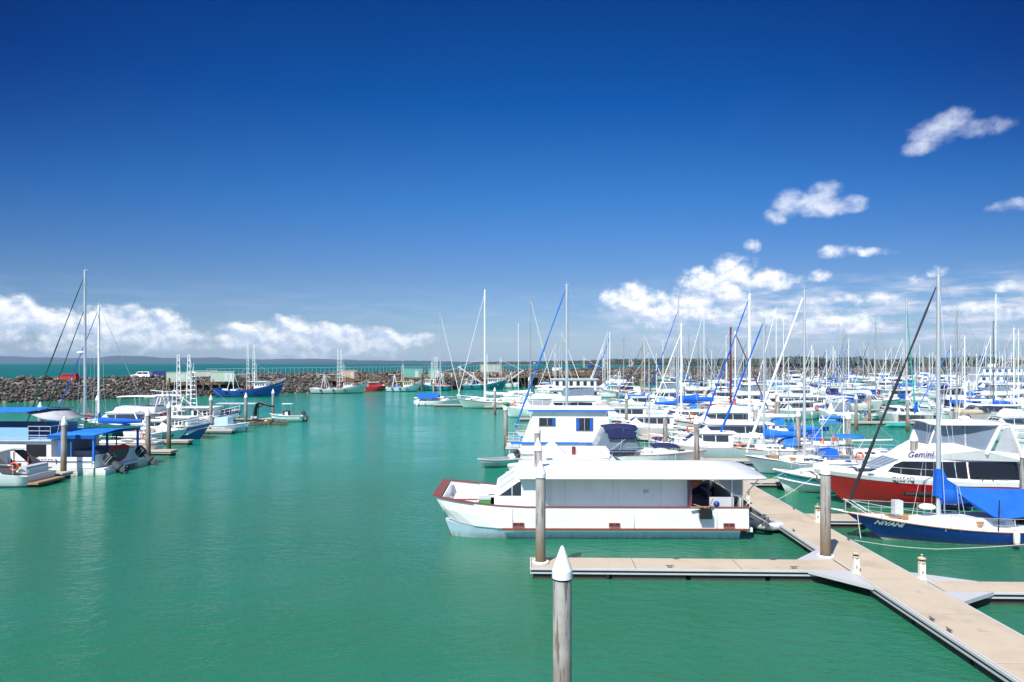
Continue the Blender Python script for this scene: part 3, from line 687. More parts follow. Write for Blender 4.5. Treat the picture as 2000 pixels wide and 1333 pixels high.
def cruiser(L=12,B=4,fb=1.25,bow=1.9,stern=1.0,hull='white',boot='navy',stripe=None,lod=1,fly=1,canopy_c='white',clears=None,glass='glass',name='motor_cruiser',arch=1,rail=1,swim=1,ob=0,hx=(-.34,.20),hh=1.35,cover=None,outr=0,tri=0,aft=None,radar=0,trim=None,trans=.85,rake=1.6,house='white'):
    r=root(name); hl=Hull(L,B,fb,bow,stern,rake=rake,trans=trans,q=2.4,kmid=.16,kbow=.42,srake=.15); n=(18,11,7)[lod]
    hl.mesh(bands(.12,(.34,.2) if stripe else None),n).build('hull',[boot,hull]+([stripe] if stripe else []),r)
    hl.deck((12,8,5)[lod]).build('deck','white',r)
    x0,x1=hx[0]*L,hx[1]*L; zb=hl.deckz(0)-.05; zt=zb+hh; ww=B*.40
    hs=House(ww,ww*.86,zb,zt,.35,x1,(x1-x0)*.8)
    zf=max(zb,hl.deckz(x1+.9)-.05)
    prof=[(x0,zb),(x1+.9,zf),(x1-.55,zt),(x0-.1,zt)]
    hs.solid(prof).build('cabin',house,r)
    m=MB(); a0=zb+hh*.42; a1=zb+hh*.86
    def fx(z): return lerp(x1+.9,x1-.55,(z-zf)/(zt-zf))
    segs=(3 if lod<2 else 1); xa=x0+.35; xb=fx(a0)-.25
    for i in range(segs):
        p=lerp(xa,xb,i/segs)+.04; q=lerp(xa,xb,(i+1)/segs)-.04; q1=min(q,fx(a1)-.15)
        hs.side(m,[(p,a0),(q,a0),(q1,a1),(p,a1)])
    hs.front(m,(x1+.9,zf),(x1-.55,zt),.25,.86,3 if lod<2 else 1); m.build('cabin_window',glass,r)
    # foredeck trunk
    if lod<2:
        m=MB(); t2=House(B*.3,B*.24,zb,zf+.28,.6,x1+.9+L*.16,L*.17); t2.solid([(x1+.3,zf-.05),(x1+.9+L*.16,hl.deckz(x1+1+L*.15)-.02),(x1+.5+L*.12,hl.deckz(x1+L*.13)+.22),(x1+.3,zf+.32)],m); m.build('foredeck','white',r)
    # overhanging cabin roof
    m=MB(); rows=[[(x,-hs.w(x,zt)-.12,zt+.02),(x,0,zt+.08),(x,hs.w(x,zt)+.12,zt+.02)] for x in [lerp(x0-(1.6 if fly else .4),x1-.35,i/4) for i in range(5)]]
    rows=[[(p[0],p[1],p[2]+.05) for p in rw] for rw in rows]; m.sheet(rows,.09); m.build('roof','white' if not tri else tri,r)
    if fly:
        fx0,fx1=x0-.9,x1-1.5; fz=zt+.13; fs=House(ww*.84,ww*.9,fz,fz+.62,.3,fx1,(fx1-fx0))
        m=MB()
        n_=6; out=[(lerp(fx0,fx1,i/n_),) for i in range(n_+1)]
        pr=[(fx0,fz),(fx1+.35,fz),(fx1-.1,fz+.55),(fx1-.9,fz+.75),(fx0,fz+.6)]
        fs.solid(pr,m); m.build('flybridge','white',r)
        m=MB(); m.box(fx0+.15,fx1-1.1,-ww*.7,ww*.7,fz+.6,fz+.68) if lod<2 else m.box(fx0+.15,fx1-1.1,-ww*.7,ww*.7,fz+.6,fz+.68); m.build('flybridge_seats','seat' if lod<2 else 'grey',r)
        if canopy_c:
            cz=fz+1.85; m=MB(); canopy(m,fx0+.1,fx1-.3,ww*.85,cz,.12); m.build('canopy',canopy_c,r)
            m=MB(); 
            for sd in(1,-1):
                for xx,xt in((fx0+.3,fx0+.2),(fx1-.9,fx1-.4),((fx0+fx1)/2,(fx0+fx1)/2)): m.tube([(xx,sd*ww*.84,fz+.5),(xt,sd*ww*.82,cz)],.02 if lod<2 else .03,4)
            m.build('canopy_frame','steel',r)
        if clears:
            cl=House(ww*.86,ww*.84,fz+.6,fz+1.75,.2,fx1,(fx1-fx0)); m=MB(); cl.solid([(fx0+1.0,fz+.62),(fx1-.35,fz+.66),(fx1-.7,fz+1.74),(fx0+1.0,fz+1.74)],m); m.build('clear_curtain',clears,r)
    if arch and lod<2:
        m=MB(); ax=x0-.3; 
        for sd in(1,-1): m.tube([(ax-.5,sd*ww*.95,zt+.2),(ax-.9,sd*ww*.8,zt+1.9 if fly else zt+.9)],.07,6)
        zz=zt+1.9 if fly else zt+.9; m.tube([(ax-.9,-ww*.8,zz),(ax-.9,ww*.8,zz)],.07,6)
        for yy in(-.5,.4): m.tube([(ax-.9,yy,zz),(ax-1.1,yy,zz+2.0)],.012,3)
        m.lathe([(0,-.1),(.25,-.08),(.27,.05),(0,.16)],(ax-.9,0,zz+.12),10); m.build('radar_arch','white',r)
    if rail and lod<2: rails(r,hl,.5,1.0,.62,.017,6,mids=0,n=5 if lod<1 else 3,name='bow_rail')
    clutter(r,hl,-L*.46,x0,hl.deckz,lod,9); clutter(r,hl,x1+1,L*.42,hl.deckz,lod,4)
    if swim: m=MB(); m.box(-L/2-.75,-L/2+.1,-B*.38,B*.38,.22,.36); m.build('swim_platform','white' if lod else 'teak',r)
    for k in range(ob): outboard(r,-L/2-.35,(k-(ob-1)/2)*.9,stern*.75,1.0,.75)
    if aft:
        m=MB(); c=House(ww*.98,ww*.86,zb-.05,zt-.02); c.solid([(-L/2+.3,zb+.0),(x0-.05,zb+.0),(x0-.05,zt-.05),(x0-1.3,zt-.05)],m); m.build('aft_curtain',aft,r)
    elif lod<2: m=MB(); m.box(-L/2+.15,x0-.1,-B*.36,B*.36,zb-.03,zb+.05); m.box(-L/2+.3,-L/2+.9,-B*.3,B*.3,zb,zb+.4); m.build('cockpit','ltgrey',r)
    if cover: m=MB(); c=House(B*.46,B*.3,hl.fb,zb+.9); c.solid([(-L*.48,hl.fb+.05),(x0,hl.fb+.05),(x0,zt-.1),(-L*.40,zb+.6)],m); m.build('boat_cover',cover,r)
    if outr:
        m=MB(); [m.tube([(x0+.5,sd*ww,zt),(x0-1.2,sd*(ww+1.2),zt+5.2)],[.03,.012],4) for sd in(1,-1)]; m.build('outrigger','white',r)
    if lod<1 or (lod==1 and L>9): m=MB(); [m.lathe([(.08,0),(.12,.06),(.12,.5),(.08,.56)],(xx,sd*(B/2+.05),hl.fb-.7),8) for xx in(-L*.2,L*.08) for sd in(1,-1)]; m.build('fender','white',r)
    r['_L']=L; return r
def catam(L=12,B=6.6,Hm=17,hull='white',boot='navy',lod=1,cover='blue',furl='white',mast='alu',glass='glass',bim='white',name='sailing_catamaran',mx=.06,tramp=1,power=0,fb=1.45,awn=None,stripe=None,mastr=None,hh=.95):
    r=root(name); hb=1.5
    hl=Hull(L,hb,fb,fb+.15,fb-.25,rake=.5,srake=.8,trans=.8,q=2.6,kmid=.2,kbow=.45,nose=.06); n=(16,10,6)[lod]
    base=hl.mesh(bands(.12,(.3,.2) if stripe else None),n); dk=hl.deck(8)
    m=MB(); d=MB()
    for sd in(1,-1):
        o=sd*(B-hb)/2; m2=[(x,y+o,z) for x,y,z in base.v]; k=len(m.v); m.v+=m2; m.f+=[tuple(i+k for i in f) for f in base.f]; m.m+=base.m; m.s+=base.s
        k=len(d.v); d.v+=[(x,y+o,z) for x,y,z in dk.v]; d.f+=[tuple(i+k for i in f) for f in dk.f]; d.m+=dk.m; d.s+=dk.s
    m.build('hull',[boot,hull]+([stripe] if stripe else []),r); d.build('deck','white',r)
    m=MB(); m.box(-L*.42,L*.22,-(B-hb)/2,(B-hb)/2,.62,fb-.04); m.build('bridge_deck',hull,r)
    x0,x1=-.26*L,.16*L; zb=fb-.06; zt=zb+hh; hs=House(B*.38,B*.31,zb,zt,.4,x1+.8,(x1-x0)*.7)
    hs.solid([(x0,zb),(x1+1.1,zb),(x1-.3,zt),(x0-.1,zt+.04)]).build('cabin','white',r)
    w_=MB()
    for i in range(3 if lod<2 else 1):
        k=3 if lod<2 else 1; p=lerp(x0+.4,x1-.2,i/k)+.06; q=lerp(x0+.4,x1-.2,(i+1)/k)-.06; hs.side(w_,[(p,zb+hh*.4),(q,zb+hh*.4),(q,zb+hh*.85),(p,zb+hh*.85)])
    hs.front(w_,(x1+1.1,zb),(x1-.3,zt),.35,.85,4 if lod<2 else 1,.06); w_.build('cabin_window',glass,r)
    if bim: m=MB(); canopy(m,x0-2.6,x0+.6,B*.33,zt+1.0,.12); m.build('cockpit_roof',bim,r); m=MB(); [m.tube([(xx,sd*B*.31,zb),(xx,sd*B*.31,zt+1.0)],.03,4) for xx in(x0-2.4,x0-.1) for sd in(1,-1)]; m.build('roof_frame','steel',r)
    if not power:
        m=MB(); m.tube([(L*.46,-(B-hb)/2,fb+.05),(L*.46,(B-hb)/2,fb+.05)],.09,6)
        m.build('cross_beam','alu',r)
        if tramp: m=MB(); m.box(L*.22,L*.455,-(B-hb)/2+.6,(B-hb)/2-.6,fb-.02,fb+.01); m.build('trampoline','mesh' if tramp!=2 else 'ltgrey',r)
        mxx=mx*L; mr=mastr or .085+.004*Hm; m=MB(); m.tube([(mxx,0,zt),(mxx,0,Hm)],[mr,mr*.8],8 if lod<2 else 5); m.tube([(mxx,-1.1,Hm*.55),(mxx,1.1,Hm*.55)],.03,4); m.build('mast',mast,r)
        m=MB(); m.tube([(mxx,0,zt+1.25),(mxx-L*.4,0,zt+1.35)],.09,6); m.build('boom',mast,r)
        if cover: m=MB(); cloth_cover(m,mxx,mxx-L*.4,0,zt+1.5,zt+1.45,.32,.18,7,lump=.3); m.build('sail_cover',cover,r)
        if furl: m=MB(); m.tube([(L*.46,0,fb+.3),(mxx+.1,0,Hm*.9)],[.11,.06] if lod<2 else [.13,.08],5); m.build('furled_sail',furl,r)
        m=MB(); rd=.012 if lod<2 else .016
        for sd in(1,-1): m.tube([(-L*.1,sd*B*.44,fb),(mxx,0,Hm*.9)],rd,3)
        m.build('rigging','steel',r)
    if lod<2:
        m=MB()
        for sd in(1,-1):
            y=sd*(B/2-.12); pts=[(lerp(-L*.42,L*.46,i/6),y,fb+.65) for i in range(7)]; m.tube(pts,.015,4); [m.tube([(p[0],y,fb-.02),p],.015,4) for p in pts]
        m.build('guard_rail','steel',r)
    r['_L']=L; return r
def ladder_mast(mb,x,y,z0,z1,w,dx=0,dy=0,rung=.5,r_=.035,n=4,mi=0,topw=None):
    tw=topw if topw is not None else w*.5
    A=[(x-w/2,y,z0),(x-tw/2+dx,y+dy,z1)]; B_=[(x+w/2,y,z0),(x+tw/2+dx,y+dy,z1)]
    mb.tube(A,r_,n,mi); mb.tube(B_,r_,n,mi); k=int((z1-z0)/rung)
    for i in range(1,k+1):
        u=i/k; a=[lerp(A[0][q],A[1][q],u) for q in range(3)]; b_=[lerp(B_[0][q],B_[1][q],u) for q in range(3)]; mb.tube([a,b_],r_*.7,3,mi)
def trawler(L=18,B=5.6,fb=1.3,bow=3.4,stern=1.6,hull='deepblue',boot='dkgrey',house='white',lod=1,arms='up',mastH=12,hx=(.05,.26),name='fishing_trawler',trim='white',roof='white',gal=1,nets='rust',lat=1,armlen=8,clut=1,hh=2.2):
    r=root(name); hl=Hull(L,B,fb,bow,stern,draft=.5,rake=1.9,srake=.5,trans=.8,mid=.5,q=2.6,kmid=.18,kbow=.45)
    n=(16,12,8)[lod]
    hl.mesh([(-.5,0),(0,0),(.22,1),(lambda z:z*.5,1),(lambda z:z-.34,1),(lambda z:z-.16,2),(lambda z:z,2)],n).build('hull',[boot,hull,trim],r)
    hl.deck(10,drop=.55,inset=.12).build('deck','ltgrey',r)
    x0,x1=hx[0]*L,hx[1]*L; zb=hl.deckz(x0)-.6; zt=zb+hh; ww=B*.34; hs=House(ww,ww*.95,zb,zt,.12,x1,x1-x0)
    hs.solid([(x0,zb),(x1,zb),(x1+.12,zt),(x0,zt)]).build('wheelhouse',house,r)
    m=MB(); a0,a1=zb+hh*.56,zb+hh*.84; k=4
    for i in range(k):
        p=lerp(x0+.2,x1-.15,i/k)+.06; q=lerp(x0+.2,x1-.15,(i+1)/k)-.06; hs.side(m,[(p,a0),(q,a0),(q,a1),(p,a1)])
    hs.front(m,(x1,zb),(x1+.12,zt),.55,.85,4,.14,edge=.15); m.build('wheelhouse_window','glass',r)
    m=MB(); m.box(x0-1.6,x1+.5,-ww-.15,ww+.15,zt+.0,zt+.1); m.build('wheelhouse_roof',roof,r)
    # foredeck block
    m=MB(); f=House(B*.33,B*.3,zb,hl.deckz(x1+1)+.25,.7,x1+L*.15,L*.14); f.solid([(x1+.02,zb),(x1+L*.15,hl.deckz(x1+L*.14)-.4),(x1+L*.13,hl.deckz(x1+L*.1)+.0),(x1+.02,hl.deckz(x1)+.2)],m); m.build('foredeck_house',house,r)
    m=MB(); mx=x0-.2
    if lat: ladder_mast(m,mx,0,zt,mastH,.8,rung=.55,r_=.05)
    else: m.tube([(mx,0,zb),(mx,0,mastH)],[.13,.07],6)
    m.tube([(mx,-1.0,mastH*.75),(mx,1.0,mastH*.75)],.04,4); m.tube([(mx,0,mastH),(mx,0,mastH+1.2)],.03,4); m.build('mast','white',r)
    if gal:
        m=MB(); gx=-L*.28; gz=zb+4.2
        for sd in(1,-1): m.tube([(gx-.4,sd*B*.38,zb),(gx+.3,sd*B*.18,gz)],.08,5); m.tube([(gx+1.4,sd*B*.36,zb),(gx+.3,sd*B*.18,gz)],.06,5)
        m.tube([(gx+.3,-B*.18,gz),(gx+.3,B*.18,gz)],.08,5); m.tube([(gx+.3,0,gz),(mx,0,mastH*.7)],.03,4); m.tube([(gx-1.5,0,gz+.2),(gx+.3,0,gz)],.05,4); m.build('gantry','white',r)
    if arms:
        for sd in(1,-1):
            m=MB(); ax=mx-1.2
            if arms=='up': tip=(ax+.0,sd*(B*.34+.35),zb+armlen+1.5)
            else: tip=(ax-armlen*.75,sd*(B*.4+armlen*.35),zb+armlen*.55)
            base=(ax,sd*B*.36,zb+.3)
            for e in(-.35,.35): m.tube([(base[0]+e,base[1],base[2]),(tip[0]+e*.35,tip[1],tip[2])],.055 if lod<2 else .07,5)
            for i in range(1,11):
                u=i/11; u2=(i+.5)/11; p=lambda t,e:(lerp(base[0]+e,tip[0]+e*.35,t),lerp(base[1],tip[1],t),lerp(base[2],tip[2],t)); m.tube([p(u,-.35),p(u,.35)],.035,4); m.tube([p(u,.35),p(u2,-.35)],.025,3)
            m.tube([(tip[0],tip[1],tip[2]),(mx,0,mastH*.96)],.015,3); m.build('outrigger_arm','white',r)
    if clut:
        m=MB(); rn=random.Random(int(L*7))
        for i in range(12):
            x=rn.uniform(-L*.42,x0-1); y=rn.uniform(-B*.3,B*.3); s=rn.uniform(.25,.7); zz=hl.deckz(x)-.55; m.box(x-s,x+s,y-s*.6,y+s*.6,zz,zz+rn.uniform(.4,1.1),i%5,rz=rn.uniform(0,1))
        m.blob((x0-1.6,0,zb+.7),.9,1.1,.6,1); m.build('deck_gear',['ltgrey',nets,'white','blue','green'],r)
        m=MB(); [m.lathe([(.28,-.16),(.36,0),(.28,.16)],(xx,sd*(hl.deckw(xx)+.1),hl.fb*.7),10,0,True,'y') for xx in(-L*.3,-L*.08,L*.12) for sd in(1,-1)]; m.build('tyre_fender','rubber',r)
    m=MB(); 
    for sd in(1,-1): m.tube([(mx,0,mastH),(x0-.5,sd*B*.45,hl.deckz(x0))],.012,3)
    m.tube([(mx,0,mastH),(L/2-.2,0,hl.bow)],.014,3); m.tube([(mx,0,mastH),(-L/2+.4,0,hl.st+.6)],.014,3); m.build('rigging','steel',r)
    rails(r,hl,.62,1.0,.7,.025,6,mids=1,n=4,name='bow_rail',mat='white')
    r['_L']=L; return r
def runabout(L=6,B=2.3,hull='white',boot='white',stripe=None,lod=1,ob=1,con=1,top=None,inside='ltgrey',name='motor_boat',fb=.75,bow=1.05,obtilt=.9,cover=None,rail=0,sb=(.28,.16)):
    r=root(name); hl=Hull(L,B,fb,bow,fb-.05,rake=.9,srake=.1,trans=.9,mid=.5,q=2.5,kmid=.25,kbow=.7,draft=.2)
    hl.mesh([(-.2,0),(0,0),(.06,1),(lambda z:z*.5,1)]+([(lambda z:z-sb[0],2),(lambda z:z-sb[1],1)] if stripe else [(lambda z:z*.8,1)])+[(lambda z:z,1)],10).build('hull',[boot,hull]+([stripe] if stripe else []),r)
    hl.deck(8,drop=fb*.55,inset=.1,crown=0).build('floor',inside,r)
    m=MB(); f=Hull(L-.04,B-.04,fb,bow,fb-.05,rake=.9,srake=.1,trans=.9,mid=.5,q=2.5); rows=[]
    for sd in(1,-1):
        pts=[(-L/2+L*t,sd*(hl.bd(t)),hl.zs(t)) for t in [i/10 for i in range(11)]]; m.tube(pts,.05,5)
    m.tube([(-L/2,-hl.bd(0),hl.st),(-L/2,hl.bd(0),hl.st)],.05,5)
    for xx in(-L*.25,L*.05): m.box(xx-.15,xx+.15,-hl.deckw(xx)+.1,hl.deckw(xx)-.1,fb*.6,fb*.68)
    m.build('gunwale',hull,r)
    if con: m=MB(); c=House(.45,.4,fb*.5,fb+.6); c.solid([(-.3,fb*.5),(.35,fb*.5),(.2,fb+.55),(-.2,fb+.6)],m); m.build('console','white',r)
    if top:
        m=MB(); canopy(m,-L*.2,L*.12,B*.4,fb+1.75,.05,drop=.02); m.build('hard_top',top,r); m=MB(); [m.tube([(xx,sd*B*.32,fb*.6),(xx+.1,sd*B*.34,fb+1.75)],.025,4) for xx in(-L*.16,L*.07) for sd in(1,-1)]; m.build('top_frame','steel',r)
    if cover: m=MB(); canopy(m,-L*.45,L*.42,B*.42,fb+.1,.3,drop=.2); m.build('boat_cover',cover,r)
    for k in range(ob): outboard(r,-L/2-.12,(k-(ob-1)/2)*.7,fb+.05,.7,obtilt)
    r['_L']=L; return r
def rib(L=3.2,B=1.6,col='ltgrey',floor='grey',name='inflatable_dinghy',ob=1,seat=None):
    r=root(name); m=MB(); rr=.21
    pts=[(-L/2,-B/2+rr,.28),(L*.15,-B/2+rr,.28),(L*.36,-B*.26,.34),(L*.46,0,.4),(L*.36,B*.26,.34),(L*.15,B/2-rr,.28),(-L/2,B/2-rr,.28)]
    m.tube(pts,[rr*.8]+[rr]*5+[rr*.8],10); m.build('tube',col,r)
    m=MB(); m.box(-L/2+.15,L*.33,-B/2+rr*1.2,B/2-rr*1.2,.12,.18); m.box(-L/2+.1,-L/2+.16,-B/2+.2,B/2-.2,.1,.5); m.build('floor',floor,r)
    m=MB(); m.box(-.15,.15,-B/2+.2,B/2-.2,.36,.42); m.build('seat',seat or 'seat',r)
    if ob: outboard(r,-L/2-.1,0,.5,.6,.3)
    r['_L']=L; return r
# ---------------- near docks, piles, pedestals
OCC=[]
def occ(x0,x1,y0,y1): OCC.append((min(x0,x1),max(x0,x1),min(y0,y1),max(y0,y1)))
DG='floating pontoons of the marina'
r=dock(12.55,14.75,8.0,74.0,3.6,fname='walkway'); tag(r,'long tan concrete walkway running away from the bottom right corner into the marina','floating dock')
gusset(r,[(10.9,27.35),(12.5,27.35),(12.5,25.4)]); gusset(r,[(11.0,28.8),(12.5,28.8),(12.5,30.4)][::-1]); gusset(r,[(14.8,26.15),(16.7,26.15),(14.8,27.2)]); gusset(r,[(14.8,24.95),(14.8,23.9),(16.5,24.95)])
m=MB()   # low bolted lip along both edges
m.box(12.57,12.62,8.5,73.5,DZ,DZ+.012); m.box(14.68,14.73,8.5,73.5,DZ,DZ+.012)
m.build('edge_trim','ltgrey',r)
r=dock(-.05,12.5,27.4,28.8,3.9,fname='finger_dock'); tag(r,'tan finger pontoon below the white houseboat, between two piles','floating dock',DG)
r=dock(14.8,27.5,25.0,26.1,3.9,fname='finger_dock'); tag(r,'finger pontoon leaving the walkway to the right, nearest the lower right edge','floating dock',DG)
r=dock(14.8,27,36.3,37.6,3.9,fname='finger_dock'); tag(r,'finger pontoon behind the blue hulled yacht, in front of the red motor cruiser','floating dock',DG)
r=dock(14.8,26,47.6,48.8,3.9,fname='finger_dock'); tag(r,'finger pontoon with a white edge behind the teal and white boat bow','floating dock',DG)
r=dock(.8,12.5,43.2,44.4,3.9,fname='finger_dock'); tag(r,'finger pontoon hidden behind the roof of the white houseboat','floating dock',DG)
r=dock(-.8,12.5,75.6,76.8,3.9,fname='finger_dock'); tag(r,'finger pontoon beside the pile left of the houseboat with blue trim','floating dock',DG)
r=dock(14.8,27,58.0,59.2,3.9,fname='finger_dock'); tag(r,'finger pontoon ending at the pile in the open channel','floating dock',DG)
r=dock(-.5,12.5,56.8,58.0,3.9,fname='finger_dock'); tag(r,'finger pontoon by the small aluminium dinghy','floating dock',DG)
# collars
def collar(x,y,label=None):
    m=MB(); m.lathe([(.23,0),(.34,.0),(.36,.05),(.33,.09),(.24,.09)],n=20); o=m.build('pile_collar','white'); put(o,x,y,0,DZ); tag(o,label,'pile collar')
PL=[(1.10,14.94,'foreground mooring pile with a white cone, rising from the bottom edge of the picture'),
(1.17,28.0,'pile standing in front of the white houseboat at the end of its finger pontoon'),
(13.25,28.85,'pile with rust streaks where the finger pontoon meets the walkway')]
for x,y,l in PL: pile(x,y,l)
collar(1.17,28.0,'white ring round the pile at the end of the finger pontoon'); collar(13.25,28.85,'white ring round the rust streaked pile beside the walkway')
def pile_px(px,tip,label,dd=None):
    d=dd or 4.0*F/(tip-709.0); pile(X_(px,d),d,label); occ(X_(px,d)-.3,X_(px,d)+.3,d-.3,d+.3); return d
for px,tip,l in [(1998,867,'pile at the right edge behind the blue awning'),(1788,838,'pile left of the red cruiser flybridge'),(1657,803,'pile standing alone in the open channel left of the black furled sail'),
 (1361,812,'pile in front of the row of white yachts, right of the navy bimini'),(1299,797,'pile just right of the navy bimini boat'),(1052,858,'pile directly behind the bow of the white houseboat'),(1049,828,'weathered pile in front of the wall with blue trim'),
 (988,787,'grey pile left of the houseboat with blue trim, with a green bag on top'),(1476,786,'pile behind the blue sail cover at the middle right'),(1559,797,'pile right of the grey mast and blue boom cover'),
 (1516,762,'pile at the end of the far pontoon left of the blue trawler'),(1672,770,'pile beside the person in the blue shirt'),(1698,763,'pile behind the person in the blue shirt'),(1846,756,'pile hidden behind the tall white mast at right'),
 (967,756,'pile in front of the white ketch'),(847,744,'pile in front of the boat with the blue tarpaulin'),(1164,747,'pile beside the double deck houseboat'),(1210,746,'pile right of the double deck houseboat'),(1223,768,'pile behind the navy bimini'),
 (124,812,'pile in front of the blue canopy houseboat at left'),(78,784,'white cone top just above the blue awning at far left'),(190,772,'pile behind the two tall masts at left'),(290,797,'pile at the end of the finger beside the white ketch hull'),
 (330,786,'pile left of the trawler with lattice arms'),(412,772,'pile in front of the trawler with lattice arms'),(480,768,'pile in front of the pontoon canopy'),(533,761,'pile beside the black folding crane')]:
    pile_px(px,tip,l)
m=MB(); m.blob((0,0,0),.32,.26,.2); m.blob((.12,.05,-.1),.28,.2,.22); o=m.build('bag','bright'); d=4*F/(787-709.); put(o,X_(988,d),d,0,4.62); tag(o,'bright green bag draped over the tip of a grey pile','bag')
# power pedestals
def pedestal(x,y,label):
    r=root('power_pedestal'); put(r,x,y,TILT,DZ)
    m=MB(); m.box(-.13,.13,-.11,.11,0,.05); m.box(-.10,-.055,-.085,.085,.05,.62); m.box(.055,.10,-.085,.085,.05,.62); m.box(-.055,.055,-.07,.07,.05,.62); m.build('post','cream',r)
    m=MB(); m.cone_stack([(0,.62),(.13,.62),(.13,.66),(.11,.68)],n=8); m.cone_stack([(.11,.755),(.15,.76),(.15,.80),(.05,.84),(0,.84)],n=8); m.build('head','sand',r)
    m=MB(); m.cone_stack([(.10,.68),(.10,.755)],n=8); m.build('lamp_lens','glass',r)
    m=MB(); m.tube([(0,0,.84),(0,0,.91)],.016,6); m.blob((0,0,.92),.035,.035,.03); m.build('tap','steel',r)
    m=MB(); m.box(-.04,.04,-.075,-.07,.2,.32); m.build('socket','grey',r)
    tag(r,label,'power pedestal','cream power pedestals on the walkway')
pedestal(13.4,26.6,'cream power pedestal on the near left edge of the walkway'); pedestal(15.55,25.9,'cream power pedestal at the start of the nearest right finger')
pedestal(15.75,35.2,'cream power pedestal behind the rust streaked pile'); pedestal(13.6,39.4,'cream power pedestal beside the stern of the white houseboat'); 
def cleat(x,y,rz=0):
    m=MB(); m.tube([(-.16,0,.09),(-.08,0,.075),(.08,0,.075),(.16,0,.09)],[.014,.022,.022,.014],6); m.tube([(-.05,0,0),(-.05,0,.075)],.018,5); m.tube([(.05,0,0),(.05,0,.075)],.018,5); m.box(-.09,.09,-.035,.035,0,.012)
    o=m.build('cleat','dkgrey'); put(o,x,y,rz,DZ); return o
CL=[(UV(6.0,28.7),0,'on the far edge of the near finger'),(UV(5.5,27.5),0,'on the near edge of the near finger'),(UV(10.4,27.5),0,'where the near finger widens'),(UV(10.0,28.7),0,'on the far edge of the near finger by the rusty pile'),
 (UV(12.7,21.2),PI/2,'on the left edge of the walkway, lower of two'),(UV(12.7,22.1),PI/2,'on the left edge of the walkway, upper of two'),(UV(14.6,20.0),PI/2,'on the right edge of the walkway near the picture edge'),(UV(14.6,32.0),PI/2,'tying the blue hulled yacht'),
 (UV(19.3,26.0),0,'on the far edge of the nearest right finger'),(UV(19.9,25.1),0,'on the near edge of the nearest right finger'),(UV(12.7,33.6),PI/2,'on the walkway below the outboard motor'),(UV(14.6,38.6),PI/2,'on the walkway by the teal and white boat')]
for (p,rz,l) in CL: tag(cleat(p[0],p[1],rz+TILT),'dark mooring cleat '+l,'cleat','mooring cleats on the pontoons')
def rope(pts,label,r=.016,mat='rope',z=1):
    m=MB(); P=[Vector(p) for p in pts]; out=[]
    for i in range(len(P)-1):
        for k in range(6):
            u=k/6; q=P[i].lerp(P[i+1],u); q.z-=math.sin(u*PI)*.06*(P[i+1]-P[i]).length*.3; out.append(q)
    out.append(P[-1]); m.tube(out,r,5); o=m.build('mooring_rope',mat); tag(o,label,'rope')
